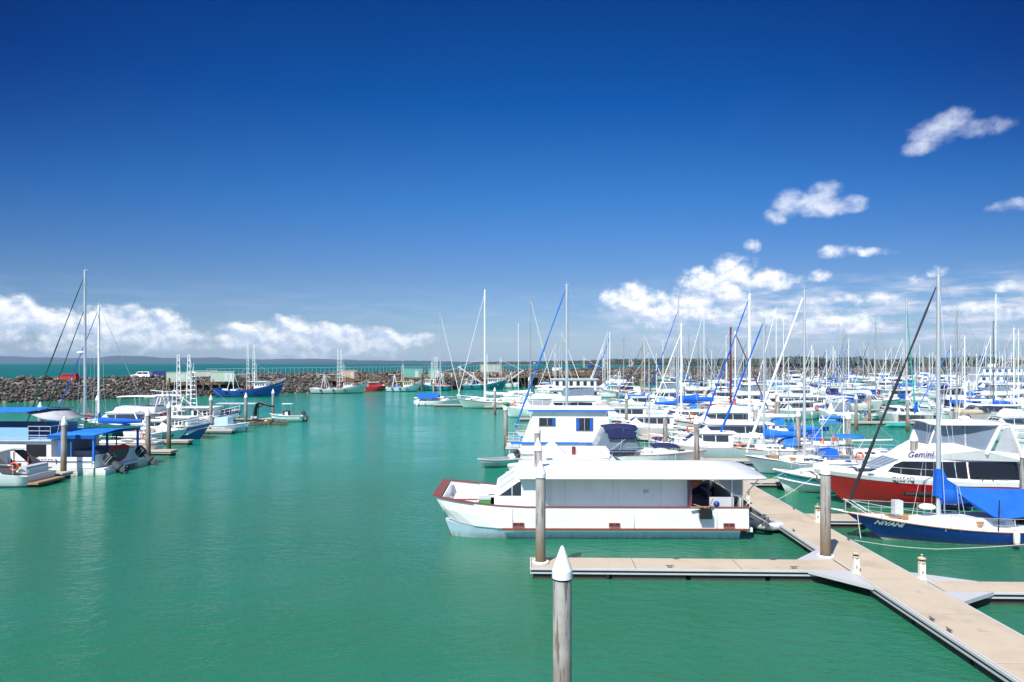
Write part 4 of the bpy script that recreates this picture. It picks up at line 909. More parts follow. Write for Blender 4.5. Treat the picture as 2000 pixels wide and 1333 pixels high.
# ---------------- the white timber trimmed houseboat
def main_houseboat():
    r=root('houseboat'); W=2.9
    xs=[-7.7,-4,0,3.2,4.6,5.8,6.8,7.4,7.75]; ww=[2.9,2.9,2.9,2.9,2.88,2.82,2.70,2.52,2.34]
    top=lambda x:1.60+max(0,(x-3.2)/4.55)**1.6*.45; chz=lambda x:.56+max(0,(x-4.6)/3.15)**1.5*.34
    cx=lambda x:x-max(0,(x-4.6)/3.15)**2*.72
    m=MB(); V=[]
    for sd in(1,-1):
        V=[]; 
        for x,w_ in zip(xs,ww):
            V+= [(cx(x),sd*(w_-.06-max(0,x-5)*.07),chz(x)),((x+cx(x))/2,sd*(w_-.02),(chz(x)+top(x))/2),(x,sd*w_,top(x))]
        n=len(xs); m.add(V,[(i*3+j,(i+1)*3+j,(i+1)*3+j+1,i*3+j+1) for i in range(n-1) for j in(0,1)],0,False)
        V2=[(x,sd*(w_-.10),top(x)) for x,w_ in zip(xs,ww)]+[(cx(x)+.3*(x-cx(x))-max(0,x-4.6)*.02,sd*(w_-.14-max(0,x-5)*.07),1.2) for x,w_ in zip(xs,ww)]; m.add(V2,[(i,i+1,n+i+1,n+i) for i in range(n-1)],0)
    x=xs[-1]; w_=ww[-1]; e=w_-.06-2.75*.07
    m.add([(cx(x),-e,chz(x)),(cx(x),e,chz(x)),((x+cx(x))/2,w_-.02,(chz(x)+top(x))/2),((x+cx(x))/2,-w_+.02,(chz(x)+top(x))/2),(x,w_,top(x)),(x,-w_,top(x))],[(0,1,2,3),(3,2,4,5)])
    m.box(-7.72,-7.62,-2.88,2.88,.5,1.58); m.add([(-7.65,-2.8,.56),(7.2,-2.2,.86),(7.2,2.2,.86),(-7.65,2.8,.56)],[(0,1,2,3)])
    m.box(7.30,7.36,-2.2,2.2,1.3,2.0)
    m.build('hull','white',r)
    m=MB()
    for sd in(1,-1):
        V=[]; st=[-7.35,-4,0,3.2,4.6,5.8,6.6,7.2]
        for x in st:
            xt=min(7.22,x); wo=np.interp(xt,xs,ww)-.10-max(0,xt-5)*.09; k=max(0,(x-4.6)/2.6)**2; zt=chz(min(7.7,x+.3*k))-.015; xb=x-.42*k
            V+=[(xb,sd*lerp(1.2,1.9,k),-.35),(xt,sd*1.0,zt),(xt,sd*wo,zt),(xb,sd*lerp(wo-.42,wo-.34,k),-.35)]
        n=len(st); m.add(V,[(i*4+j,(i+1)*4+j,(i+1)*4+(j+1)%4,i*4+(j+1)%4) for i in range(n-1) for j in range(4)]+[(0,1,2,3)])
    m.build('pontoon','paleblue',r)  # white lower hull; shade and water reflection put into the pale blue
    m=MB(); m.box(-7.6,6.95,-2.2,2.2,1.02,1.10); m.box(-7.6,5.4,-2.8,2.8,1.02,1.10); m.build('deck','white',r)
    # timber capping and rub rail
    m=MB()
    for sd in(1,-1):
        P=[(x,sd*(w_-.045),top(x)+.022) for x,w_ in zip(xs,ww)]
        for a,b_ in zip(P[:-1],P[1:]):
            wd=.075 if a[0]<5 else .13; m.add([(a[0],a[1]-wd,a[2]-.022),(a[0],a[1]+wd,a[2]-.022),(b_[0],b_[1]+wd,b_[2]-.022),(b_[0],b_[1]-wd,b_[2]-.022),(a[0],a[1]-wd,a[2]+.022),(a[0],a[1]+wd,a[2]+.022),(b_[0],b_[1]+wd,b_[2]+.022),(b_[0],b_[1]-wd,b_[2]+.022)],[(0,3,2,1),(4,5,6,7),(0,1,5,4),(2,3,7,6),(1,2,6,5),(3,0,4,7)])
        m.box(-7.72,4.35,sd*2.9-.035,sd*2.9+.055 if sd>0 else sd*2.9+.035,.50,.585)
    m.box(7.42,7.86,-2.36,2.36,2.045,2.085); m.box(-7.75,-7.6,-2.85,2.85,1.585,1.63); m.build('timber_capping','timber',r)
    m=MB()
    for xx in(3.55,-1.15,-6.75):
        for z0,z1 in((.66,.71),(.80,.85)): m.box(xx-.27,xx+.27,2.862,2.91,z0,z1)
        m.box(xx-.27,xx-.22,2.862,2.91,.71,.80); m.box(xx+.22,xx+.27,2.862,2.91,.71,.80); m.box(xx-.05,xx+.05,2.862,2.912,.71,.80)
    m.build('scupper','timber',r); m=MB(); [m.box(xx-.22,xx+.22,2.86,2.885,.71,.80) for xx in(3.55,-1.15,-6.75)]; m.build('scupper_plate','maroon',r)
    # cabin
    z1=3.0; m=MB(); c=House(2.72,2.62,1.1,z1); c.solid([(2.55,1.1),(4.75,1.1),(4.75,2.08),(3.4,z1),(2.55,z1)],m)
    m.box(-4.95,2.55,-1.95,1.95,1.1,z1-.01)
    for sd in(1,-1): m.add([(2.55,sd*2.70,1.1),(1.9,sd*1.95,1.1),(1.9,sd*1.95,z1-.01),(2.55,sd*2.62,z1-.01)],[(0,1,2,3)])
    m.build('cabin','white',r)
    m=MB(); c.side(m,[(4.52,2.13),(3.55,2.78+.03),(3.42,2.82),(3.42,2.13)],0,.006); m2=MB(); c.side(m2,[(4.72,2.05),(3.36,2.95),(3.36,2.05)],0,.002); 
    m.build('cabin_window','glass',r); m=MB(); c.front(m,(4.75,2.08),(3.4,z1),.14,.74,2,1.1,edge=.3); m.build('windscreen','clear',r)
    m=MB(); c.side(m,[(3.9,2.13),(3.84,2.13),(3.84,2.62),(3.9,2.58)],0,.012); m.build('window_mullion','alu',r)
    m=MB(); [m.box(x-.008,x+.008,1.945,1.956,1.12,2.95) for x in(-3.6,-1.2,1.2)]; [m.box(x-.008,x+.008,2.862,2.912,.62,1.56) for x in(3.85,-2.1,-6.15)]; m.build('panel_seam','ltgrey',r)
    m=MB(); m.box(-3.0,-2.72,1.945,1.965,2.15,2.32); m.build('vent','ltgrey',r)
    # roof, slightly crowned
    rows=[]
    for x in [-8.55,-7,-4,0,3.0,3.55]:
        hw=3.08 if x>-8 else 3.0; rows.append([(x,v*hw,z1+.09+.16*(1-v*v)) for v in(-1,-.75,-.4,0,.4,.75,1)])
    m=MB(); m.sheet(rows,.09,0,True); m.build('roof','white',r)
    m=MB(); m.box(2.55,2.67,3.04,3.09,z1-.06,z1+.04); m.box(-3.2,-3.12,3.0,3.06,z1-.05,z1); m.box(-5.5,-5.42,3.0,3.06,z1-.05,z1); m.build('roof_clip','grey',r)
    # after cockpit
    m=MB(); m.box(-7.45,-7.37,-2.55,2.55,1.1,2.0); m.box(-7.1,-5.9,2.45,2.52,1.1,2.05); m.box(-7.3,-6.1,-2.55,-2.47,1.1,2.3); m.build('cockpit_side','ltgrey',r)
    m=MB(); m.box(-5.02,-4.96,-2.15,2.15,1.12,2.95); m.build('aft_bulkhead','navy',r)
    m=MB(); 
    for xx,yy in((-6.98,2.55),(-7.55,2.4),(-7.55,-2.4),(-6.98,-2.55)): m.box(xx-.035,xx+.035,yy-.035,yy+.035,1.1,z1+.02)
    m.tube([(-7.55,2.5,2.05),(-8.3,2.7,z1+.02)],.03,6); m.tube([(-7.55,-2.5,2.05),(-8.3,-2.7,z1+.02)],.03,6); m.build('roof_post','alu',r)
    m=MB(); 
    for sd in(1,-1): m.add([(-4.97,sd*2.22,1.15),(-4.97,sd*2.22,2.99),(-5.9,sd*2.62,2.99),(-5.0,sd*2.62,2.45),(-5.0,sd*2.62,1.15)],[(0,1,2,3,4)])
    m.build('timber_trim','timber',r)
    m=MB(); m.add([(-7.52,-2.35,2.0),(-7.52,2.35,2.0),(-7.52,2.35,2.95),(-7.52,-2.35,2.95)],[(0,1,2,3)]); m.add([(-7.0,2.53,2.1),(-7.5,2.47,2.1),(-7.5,2.47,2.95),(-6.3,2.53,2.95)],[(0,1,2,3)]); m.build('clear_curtain','clear',r)
    m=MB(); m.box(-6.6,-5.4,-1.2,.4,1.1,1.5); m.box(-6.6,-6.4,-1.2,.4,1.5,1.9); m.build('seat','seat',r)
    m=MB(); m.box(-7.0,-5.0,-2.4,-1.9,1.1,1.95); m.build('bench','navy',r)
    # bow deck things
    m=MB(); m.box(4.95,5.5,1.9,2.6,1.1,1.92); m.build('locker','bright',r)
    m=MB(); m.box(4.93,5.52,1.88,2.62,1.92,1.98); m.build('locker_lid','ltgrey',r)
    m=MB(); m.box(5.4,7.2,1.55,1.68,1.5,1.56); m.box(5.4,7.2,.55,.68,1.5,1.56); m.build('timber_slat','timber',r)
    m=MB(); m.box(5.2,7.0,-1.4,1.7,1.1,1.5); m.build('foredeck_box','white',r)
    m=MB(); m.tube([(5.3,1.2,1.5),(5.3,1.2,1.78),(7.1,1.2,1.78),(7.1,1.2,1.5)],.018,5); m.lathe([(.0,0),(.09,0),(.09,.14),(0,.16)],(5.6,1.6,1.56),10); m.build('bow_fitting','steel',r)
    m=MB(); m.tube([(7.0,2.0,1.0),(7.0,2.05,-.1)],.025,5); m.tube([(6.85,2.05,.0),(7.0,2.05,-.12),(7.15,2.05,.0)],.03,5); m.build('anchor_chain','rust',r)
    # barbecue on the rail
    m=MB(); m.box(-5.85,-5.25,2.95,3.2,1.12,1.52); m.box(-5.8,-5.3,2.98,3.16,1.52,1.6); m.build('barbecue','black',r)
    m=MB(); m.box(-5.95,-4.8,3.0,3.08,1.66,1.70,rz=.12); m.tube([(-5.7,3.1,1.62),(-5.9,3.1,2.1)],.025,5); m.tube([(-5.6,3.1,1.62),(-5.0,2.9,1.78)],.022,5); m.build('barbecue_handle','teak',r)
    m=MB(); m.blob((-6.15,2.85,1.78),.16,.14,.15); m.build('gas_bottle','navy',r)
    outboard(r,-7.95,2.1,1.05,1.05,.95); outboard(r,-7.95,-2.1,1.05,1.05,.95)
    m=MB(); m.box(-8.0,-7.7,1.5,2.6,.35,.55); m.build('motor_bracket','white',r)
    return r
r=main_houseboat(); put(r,3.9,36.35,PI+TILT*.35); tag(r,'long white houseboat with dark timber rails, flat roof and blunt bow in the foreground','houseboat'); occ(-4,12.5,33,39.5)
r=rib(2.9,1.5,'ltgrey','ltgrey',ob=0); put(r,13.05,35.9,R(-62)); tag(r,'light grey inflatable dinghy with blue seats tied behind the white houseboat','dinghy')
for ch in r.children:
    if ch.name.startswith('seat'): ch.data.materials[0]=M('blue2')
# ---------------- blue hulled yacht NIVANI
r=yacht(11.6,3.3,13.0,'navy','white',None,'white','blue','black','alu',.74,1.34,.74,0,.112,.42,rake=2.3,trans=.35,kbow=.28,furlr=.07,furltop=.955,windows='ltgrey',sprd=[7.4],mastr=.115,cabh=.42,wheel=0,fend=0,name='sailing_yacht')
cx=16.45+5.8; put(r,cx,33.5,PI+TILT); tag(r,'navy blue yacht lettered NIVANI under a big blue awning, with a black furled headsail','yacht'); occ(16,28,31.5,35.4)
hl=Hull(11.6,3.3,.74,1.34,.74,rake=2.3,trans=.35,kbow=.28)
for sd in(1,-1):
    vs,fs=text_mesh('NIVANI',.33,.003,.25,.010); V=[]
    for x,y,z in vs:
        lx=4.05-x*1.0*sd*1.0; lz=.93+y+.02*(lx-4)*2; V.append((lx,sd*(hl.y_at(lx,lz)+.014+z),lz))
    m=MB(); m.add(V,fs); m.build('name_lettering','lettering',r)
m=MB(); rows=[]; mx=.112*11.6
for i in range(9):
    u=i/8; x=lerp(mx-.9,mx-6.8,u); rz_=2.62-.10*math.sin(u*PI); wv=(1.25 if i else .7)
    e=(1.42+.05*math.sin(i*2.3)+.03*math.sin(i*5.1)) if i else 1.75; rows.append([(x+ (0 if 1 else 0),-wv-.35*u,e),(x,-wv*.5,(e+rz_)/2+.1),(x,0,rz_),(x,wv*.5,(e+rz_)/2+.1),(x-.0,wv+.35*u,e)])
rows=[[(x+(.55 if i==0 else .25 if i==1 else 0)*(1-abs(k-2)/2)-(.45 if i==0 else .2 if i==1 else 0)*abs(k-2)/2,y,z) for k,(x,y,z) in enumerate(rw)] for i,rw in enumerate(rows)]; m.sheet(rows,.015,0,False); o=m.build('awning','blue',r)
m=MB(); m.blob((mx+.55,0,1.62),.42,.32,.16,zmin=-.7); m.build('life_raft','white',r)
m=MB(); m.box(3.1,3.75,-.3,.3,1.12,1.19,rz=0); m.build('fore_hatch','teak',r)
m=MB(); m.box(mx+1.3,mx+1.7,-1.15,-.75,1.05,1.75); m.build('cloth_box','ltgrey',r)
m=MB(); m.lathe([(.11,0),(.16,.04),(.17,.26),(.13,.28)],(-3.6,1.15,.82),12); m.build('bucket','yellow',r)
m=MB(); m.lathe([(0,0),(.11,.05),(.14,.15),(.14,.55),(.1,.66),(.03,.72)],(-1.25,1.75,.18),12); m.tube([(-1.25,1.75,.88),(-1.25,1.62,1.35)],.012,4); m.build('fender','cream',r)
m=MB(); c=House(.17,.12,2.1,3.5); c.solid([(mx+.2,2.15),(mx+.16,3.5),(mx-.16,3.5),(mx-.35,3.0),(mx-.9,2.62),(mx-.9,2.3)],m); m.build('mast_boot','blue',r)
m=MB(); 
for a in(.0,.35): m.tube([(5.9-a,0,2.0-a*.2),(4.9-a,.5,1.3),],.016,5); m.tube([(5.9-a,0,2.0-a*.2),(4.9-a,-.5,1.3),],.016,5)
m.tube([(5.8,.25,1.38),(6.5,0,1.5),(5.8,-.25,1.38)],.03,5); m.build('pulpit','white',r)
rope([(16.9,33.4,1.3),(17.5,32.3,.95),(18.0,30.8,.52)][:1]+[(16.2,31.7,.54)],'mooring rope dropping from the bow of the blue yacht to the walkway'); rope([(15.75,31.4,.54),(19.5,31.3,.15),(27.2,31.6,.75)],'long spring line from the walkway along the side of the blue yacht',.014)
# ---------------- red and white flybridge cruiser
def red_cruiser():
    L,B=13.6,4.5; r=root('motor_cruiser'); hl=Hull(L,B,1.72,2.15,1.42,draft=.4,rake=2.3,srake=.2,trans=.88,q=2.5,kmid=.14,kbow=.42)
    mb=hl.mesh([(-.4,0),(0,0),(.16,1),(lambda z:z*.35,1),(lambda z:z*.62,1),(lambda z:z-.34,2),(lambda z:z-.28,3),(lambda z:z,3)],20); mb.build('hull',['teal','red','maroon','white'],r)
    hl.deck(14,crown=.32).build('deck','white',r)
    x0,x1=-4.6,2.2; zb,zt=1.52,2.92; hs=House(1.95,1.62,zb,zt,.45,x1+1.4,6.0)
    prof=[(x0,zb),(x1+2.1,zb+.35),(x1-.35,zt),(x0-.3,zt)]; hs.solid(prof).build('cabin','white',r)
    m=MB(); 
    hs.side(m,[(2.9,1.86),(3.3,1.86),(1.9,2.42),(1.0,2.5),(.5,2.5)][:5],0); m.v=[];m.f=[];m.m=[];m.s=[]
    hs.side(m,[(-1.55,1.86),(1.0,1.86),(3.25,2.2),(1.95,2.76),(-1.55,2.80)]); hs.side(m,[(-4.45,1.80),(-1.68,1.84),(-1.68,2.8),(-4.45,2.82)]); m.build('side_window','tint',r)
    m=MB(); hs.front(m,(x1+2.1,zb+.35),(x1-.35,zt),.22,.92,4,.05,edge=.06); m.build('windscreen','clear',r)
    m=MB(); t2=House(1.5,1.2,1.6,2.2,.75,6.0,4.5); t2.solid([(3.2,1.6),(6.0,1.75),(5.2,2.2),(3.2,2.25)],m); m.build('foredeck','white',r)
    m=MB(); m.box(4.3,4.9,-.35,.35,2.22,2.26); m.build('foredeck_hatch','glass',r)
    m=MB(); m.box(3.2,4.6,.55,1.0,2.22,2.25); m.build('deck_glass','tint',r)
    m=MB(); m.box(3.75,4.1,1.25,1.5,2.02,2.05); m.build('deck_hatch','tealc',r)
    # flybridge moulding
    fz=zt; fs=House(1.95,1.75,fz,fz+1.05,.55,2.2,4.2)
    m=MB(); fs.solid([(-4.9,fz-.05),(1.95,fz-.02),(1.2,fz+.42),(.2,fz+.92),(-.9,fz+.98),(-2.3,fz+.62),(-4.9,fz+.35)],m); m.build('flybridge','white',r)
    cl=House(1.72,1.6,fz+.5,fz+2.2,.45,1.0,3.8); m=MB(); cl.solid([(-2.9,fz+.58),(-2.2,fz+.60),(-.9,fz+.95),(.35,fz+.90),(-.05,fz+2.08),(-3.4,fz+2.12)],m); m.build('clear_curtain','clear',r)
    m=MB(); 
    for xx in(-1.6,-1.55): cl.side(m,[(-1.62,fz+.8),(-1.54,fz+.8),(-1.54,fz+2.1),(-1.62,fz+2.1)],0,.02)
    cl.side(m,[(.36,fz+.88),(.28,fz+.88),(-.12,fz+2.08),(-.04,fz+2.08)],0,.02); m.build('curtain_frame','white',r)
    rows=[]
    for x,wv in((-4.2,1.55),(-3,1.75),(-1.5,1.8),(-.2,1.7),(.35,1.2)): rows.append([(x,v*wv,fz+2.14+.12*(1-v*v)) for v in(-1,-.5,0,.5,1)])
    m=MB(); m.sheet(rows,.09,0,True); m.build('hard_top','white',r)
    m=MB()
    for sd in(1,-1):
        m.tube([(-2.6,sd*1.75,fz+.35),(-3.55,sd*1.6,fz+2.1)],.13,6); m.tube([(-4.7,sd*1.75,fz+.2),(-4.1,sd*1.6,fz+2.1)],.10,6)
    m.build('top_support','white',r)
    m=MB(); [m.add([(-3.0,sd*1.79,fz+.45),(-4.5,sd*1.79,fz+.40),(-4.15,sd*1.64,fz+1.95),(-3.75,sd*1.64,fz+1.95)],[(0,1,2,3)]) for sd in(1,-1)]; m.build('side_curtain','greycloth',r)
    m=MB(); c=House(1.98,1.7,1.0,zt); c.solid([(-6.5,1.42),(-4.75,1.42),(-4.75,2.86),(-5.15,2.86)],m); m.build('aft_curtain','tint',r)
    m=MB(); c.side(m,[(-4.78,1.85),(-4.66,1.85),(-4.66,2.8),(-4.78,2.8)]); 
    for i in range(7): pass
    m.build('door_post','white',r); m=MB(); [c.side(m,[(-4.58,2.0+i*.11),(-4.32,2.0+i*.11),(-4.32,2.06+i*.11),(-4.58,2.06+i*.11)],0,.03) for i in range(7)]; m.build('louvre','black',r)
    for sd in(1,-1):
        vs,tf=text_mesh('QJ654Q',.36,.003,0,.008); m=MB(); m.add([(2.35-x*sd,sd*(hl.y_at(2.35-x*sd,1.6)+.05+z),1.80+y) for x,y,z in vs],tf); o=m.build('registration','black',r)
    hs2=fs
    for sd in(1,-1):
        vs,fs_=text_mesh('Gemini',.46,.003,.35,.006); m=MB(); m.add([(.95-x*sd,sd*(hs2.w(.95-x*sd,fz+.3+y+.15*(-x*sd))+.045+z),fz+.27+y+.10*(x*sd)) for x,y,z in vs],fs_); m.build('name_lettering','purple',r)
    rails(r,hl,.52,1.0,.62,.018,6,mids=0,n=5,name='bow_rail')
    m=MB(); m.tube([(7.0,0,1.95),(6.6,0,1.7),(6.5,0,1.3)],.05,5); m.tube([(6.5,-.2,1.35),(6.5,.2,1.35)],.05,5); m.build('anchor','dkgrey',r)
    m=MB(); m.tube([(2.6,2.3,1.0),(1.6,2.42,1.03),(-1.2,2.45,.87)],[.05,.16,.18],8); m.tube([(2.6,2.45,1.0),(2.5,2.45,1.25)],.04,5); m.build('dinghy_cover','black',r)
    m=MB(); [m.tube([(x,2.05,1.6),(x,2.05,2.0)],.03,5) for x in(-2.2,-2.8)]; m.build('rod_holder','black',r)
    m=MB(); m.box(-7.6,-6.75,-1.8,1.8,.25,.4); m.build('swim_platform','teak',r)
    m=MB(); [m.tube([(-1.5,y,fz+2.2),(-1.7,y,fz+4.4)],.014,4) for y in(-.8,.9)]; m.lathe([(0,0),(.3,.02),(.3,.2),(0,.26)],(-2.4,0,fz+2.26),12); m.build('antenna','white',r)
    return r
r=red_cruiser(); put(r,25.5,42.2,PI+TILT); tag(r,'big white motor cruiser with a glossy red hull and enclosed flybridge at right','motor cruiser'); occ(18,33.5,39.8,44.6)
r=runabout(7.4,2.6,'white','white','teal',ob=1,con=1,fb=.95,bow=1.5,rail=1,inside='white',sb=(.50,.13),name='fishing_catamaran'); put(r,21.4,46.1,PI+TILT); tag(r,'white boat with a teal band, its bow over the walkway behind the rust streaked pile','motor boat'); occ(17,25,44.7,47.4)
m=MB(); c=House(.95,.75,.9,1.55,.6,3.2,3); c.solid([(-.5,.9),(3.1,1.15),(1.6,1.5),(-.5,1.6)],m); m.build('cuddy','white',r); m=MB(); [m.tube([(3.4,0,2.1),(2.2,sd*.8,1.95),(.6,sd*1.1,1.9)],.018,5) for sd in(1,-1)]; [m.tube([(x,sd*w_,1.2),(x,sd*w_,1.95)],.018,5) for x,w_ in((2.2,.8),(1.2,1.0)) for sd in(1,-1)]; m.build('bow_rail','steel',r)
r=cruiser(15,4.8,1.5,2.2,1.3,'white','black','grey',1,1,'white','clear','glass'); put(r,50.3,58.5,PI+TILT); tag(r,'tall white and grey flybridge cruiser cut by the right edge, behind the red cruiser','motor cruiser'); occ(42,58,56,61.5)
# ---------------- left cluster
def ferry_houseboat():
    r=root('houseboat'); L=22; 
    m=MB(); st=[(-11,2.9),(-6,3.0),(4,3.0),(8,2.5),(11,.6)]
    for sd in(1,-1): pass
    poly=[(x,w) for x,w in st]+[(x,-w) for x,w in reversed(st)]; m.prism(poly,.35,1.15)
    for sd in(1,-1): m.prism([(-11,sd*1.2),(-11,sd*2.9),(7,sd*2.9),(10,sd*2.1),(7,sd*1.2)] if sd>0 else [(-11,-2.9),(-11,-1.2),(7,-1.2),(10,-2.1),(7,-2.9)],-.4,.36)
    m.build('hull','offwhite',r)
    m=MB(); m.box(-7.6,8,-2.85,2.85,1.15,2.62); m.build('cabin','white',r)
    m=MB(); m.box(-7.2,-5.6,2.86,2.88,1.35,2.35); m.build('doorway','black',r)
    m=MB(); m.box(-7.75,8.3,-3.05,3.05,2.62,2.70); m.build('roof_edge','ltgrey',r)
    m=MB(); m.box(-11,-.5,3.0,3.02,1.05,1.10); m.box(-5.5,8,2.86,2.88,2.42,2.46); m.build('blue_line','deepblue',r)
    m=MB(); m.box(-5.7,8,2.75,2.80,2.72,3.65); m.box(-5.7,8,-2.80,-2.75,2.72,3.65); m.build('upper_side','skyb',r)
    m=MB(); m.box(-7.5,7.8,-2.7,2.7,2.70,2.74); m.build('upper_deck','skyb',r)
    m=MB()
    for sd in(1,-1):
        for z in(3.05,3.4,3.75): m.tube([(-7.5,sd*2.8,z),(-5.7,sd*2.8,z)],.025,5)
        for x in(-7.5,-6.6,-5.7): m.tube([(x,sd*2.8,2.7),(x,sd*2.8,3.75)],.025,5)
    m.tube([(-7.5,-2.8,3.75),(-7.5,2.8,3.75)],.025,5); m.build('guard_rail','alu',r)
    m=MB(); m.sheet([[(x,-2.7,4.85+z),(x,0,5.05+z),(x,2.7,4.85+z)] for x,z in((8,0),(3,-.05),(-3,0),(-5.5,.02))],.03); m.sheet([[(x,2.72,4.85),(x,2.9,3.85)] for x in(8,2,-3.4)],.03); m.build('awning','blue2',r)
    m=MB(); m.sheet([[(-5.2,-2.4,4.8),(-5.2,0,4.9),(-5.2,2.4,4.8)],[(-6.4,-2.2,4.3),(-6.4,0,4.45),(-6.4,2.2,4.3)],[(-7.9,-2.2,4.15),(-7.9,0,4.25),(-7.9,2.2,4.15)]],.03,0,True); m.build('shade_sail','greycloth',r)
    m=MB(); [m.tube([(x,sd*2.6,2.7),(x,sd*2.6,4.9)],.035,5) for x in(7.5,3,-3) for sd in(1,-1)]; [m.tube([(-7.5,sd*2.2,2.7),(-7.85,sd*2.2,4.2)],.03,5) for sd in(1,-1)]; m.build('awning_post','alu',r)
    m=MB(); m.box(-11.1,-7.6,-2.95,2.95,3.05,3.1); m.sheet([[(lerp(-7.4,-11.2,i/10),y,3.1+.2*(1-abs(y)/3)+.03*math.sin(i*2.9+y)+.02*math.sin(i*1.3)) for y in(-3,-1.5,0,1.5,3)] for i in range(11)],.03,0,True); m.sheet([[(x,3.02,3.1),(x,3.02,2.85)] for x in(-7.4,-11.2)],.03); m.build('cockpit_canopy','blue2',r)
    m=MB(); [m.box(x-.07,x+.07,sd*2.85-.07,sd*2.85+.07,1.1,3.1) for x in(-8.3,-11.0) for sd in(1,-1)]; [m.box(-9.2,-9.12,y-.03,y+.03,1.1,3.1) for y in(2.8,-2.8)]; m.build('canopy_post','blue2',r)
    m=MB(); m.box(-10.9,-6.6,2.88,2.94,.55,1.40); m.box(-11.06,-10.98,-2.9,2.9,.55,1.5); m.box(-10.9,-7.7,-2.94,-2.88,.55,1.55); m.build('cockpit_side','white',r)
    m=MB(); m.box(-10.4,-8,-2.2,1.4,1.15,1.7); m.box(-8.2,-7.7,-1.5,2.0,1.15,2.6); m.box(-7.64,-7.61,-1.2,1.4,1.2,2.5); m.build('cockpit_furniture','seat',r)
    vs,fs=text_mesh('000820',.55,.004,0,.018); m=MB(); m.add([(-7.35-x,2.955+z,1.0+y) for x,y,z in vs],fs); m.build('registration','maroon',r)
    m=MB(); m.box(-11.8,-11.05,-2.8,2.8,.4,.52); m.box(-11.9,-11.1,1.5,2.8,-.1,.38); m.box(-11.9,-11.1,-2.8,-1.5,-.1,.38); m.build('swim_platform','white',r)
    outboard(r,-12.0,2.1,.8,1.08,.85); outboard(r,-12.0,-2.1,.8,1.08,.85)
    m=MB(); [m.tube([(x,2.9,2.2),(x-4.6,3.3,5.6)],[.045,.02],5) for x in(1.0,)]; m.tube([(5.2,2.9,2.6),(2.4,3.3,6.4)],[.04,.02],5); m.build('fishing_pole','white',r)
    return r
r=ferry_houseboat(); put(r,-43.2,56.2,PI+TILT-.02); tag(r,'large white houseboat with bright blue canopies and twin outboards at the left edge','houseboat'); occ(-56,-31,52.8,59.5)
r=rib(2.5,1.5,'redc','dkgrey',ob=0); put(r,-31.75,55.6,R(88),1.25,0,R(70)); r.rotation_euler=(R(-72),0,R(88)); tag(r,'small red inflatable dinghy stored upright on the stern of the blue canopy houseboat','dinghy')
r=cruiser(10.5,3.6,1.0,1.5,.8,'offwhite','navy',None,0,0,None,None,'glass',arch=0,hx=(-.18,.22),hh=1.25,rail=1); put(r,-38.9,49.0,PI+TILT); tag(r,'white sports cruiser with black mesh cockpit covers in the lower left corner','motor boat'); occ(-46,-34,47,51)
m=MB(); c=House(1.5,1.35,1.0,2.35); c.side(m,[(-4.7,1.0),(-3.5,1.0),(-2.1,2.30),(-2.9,2.32)],0,.02); c.side(m,[(-2.2,1.1),(-.9,1.1),(-1.3,2.2),(-1.6,2.2)],0,.02); m.build('mesh_cover','mesh',r); m=MB(); canopy(m,-3.0,.4,1.5,2.45,.12); m.build('bimini','white',r)
m=MB(); m.tube([(-4.4,1.6,.95),(-4.4,1.6,1.6),(-3.2,1.6,1.65),(-3.2,1.6,1.0)],.025,5); m.tube([(-4.4,-1.6,.95),(-4.4,-1.6,1.6),(-3.2,-1.6,1.65),(-3.2,-1.6,1.0)],.025,5); m.build('stern_rail','steel',r)
m=MB(); m.box(-5.0,-4.2,-1.0,1.0,.85,1.25); m.build('transom_seat','white',r)
# left fingers
for u0,u1,v,l in [(-51,-35.2,50.2,'under the blue canopy houseboat at left'),(-51,-34.0,63.2,'beside the white hull of the green trimmed yacht'),(-51,-36.6,71.5,'at the foot of the pile left of the trawler'),(-51,-36.9,82.6,'under the pale blue work boat'),(-51,-33.8,100.5,'carrying the black crane and the small canopy')]:
    r=dock(u0,u1+.3,v-.6,v+.6,3.9,fname='finger_dock'); tag(r,'finger pontoon '+l,'floating dock',DG)
r=dock(-53.2,-51.0,36,118,3.9,fname='walkway'); tag(r,'walkway behind the boats of the left hand basin','floating dock')
def at(r,px,d,rz,label,cat,L=None,B=4,group=None,z=0,bow=None):
    x=X_(px,d); put(r,x,d,rz,z); tag(r,label,cat,group); L=L or r.get('_L',10); h=abs(math.cos(rz))*L/2+abs(math.sin(rz))*B/2; k=abs(math.sin(rz))*L/2+abs(math.cos(rz))*B/2; occ(x-h,x+h,d-k,d+k); return r
def yat(mpx,d,bowL,label,L=11,mx=.07,ztop=None,**kw):
    """yacht placed by its mast"""
    Hm=Zp(ztop,d) if ztop else kw.pop('Hm',14); r=yacht(L=L,mx=mx,Hm=Hm,**kw); x=X_(mpx,d)+(mx*L if bowL else -mx*L)
    put(r,x,d,(PI if bowL else 0)+TILT+random.uniform(-.015,.015)); tag(r,label,'yacht'); occ(x-L/2,x+L/2,d-1.9,d+1.9); return r
yat(166,65.5,True,'white yacht with green sail covers, tall silver mast and two dark green furled sails',13.5,.04,528,hull='white',boot='teal',cover='green',furl='green',inner='green',dodger='green',stern=1.15,fb=1.15,bow=1.7,lod=0,radar=.55,sprd=[6.5,11.5],stripe='teak',furlr=.06,trans=.5)
yat(193,75,True,'white yacht with a bright blue boom cover behind the green covered yacht',12,.05,598,hull='white',cover='blue',furl='blue',dodger='blue',lod=1,furlr=.06,mast='white')
r=cruiser(10.5,3.8,1.3,1.9,1.1,'white','deepblue','blue2',1,1,'white',None,'glass',arch=1,cover=None); at(r,243,83,PI,'white flybridge boat with blue trim behind the left masts','motor cruiser')
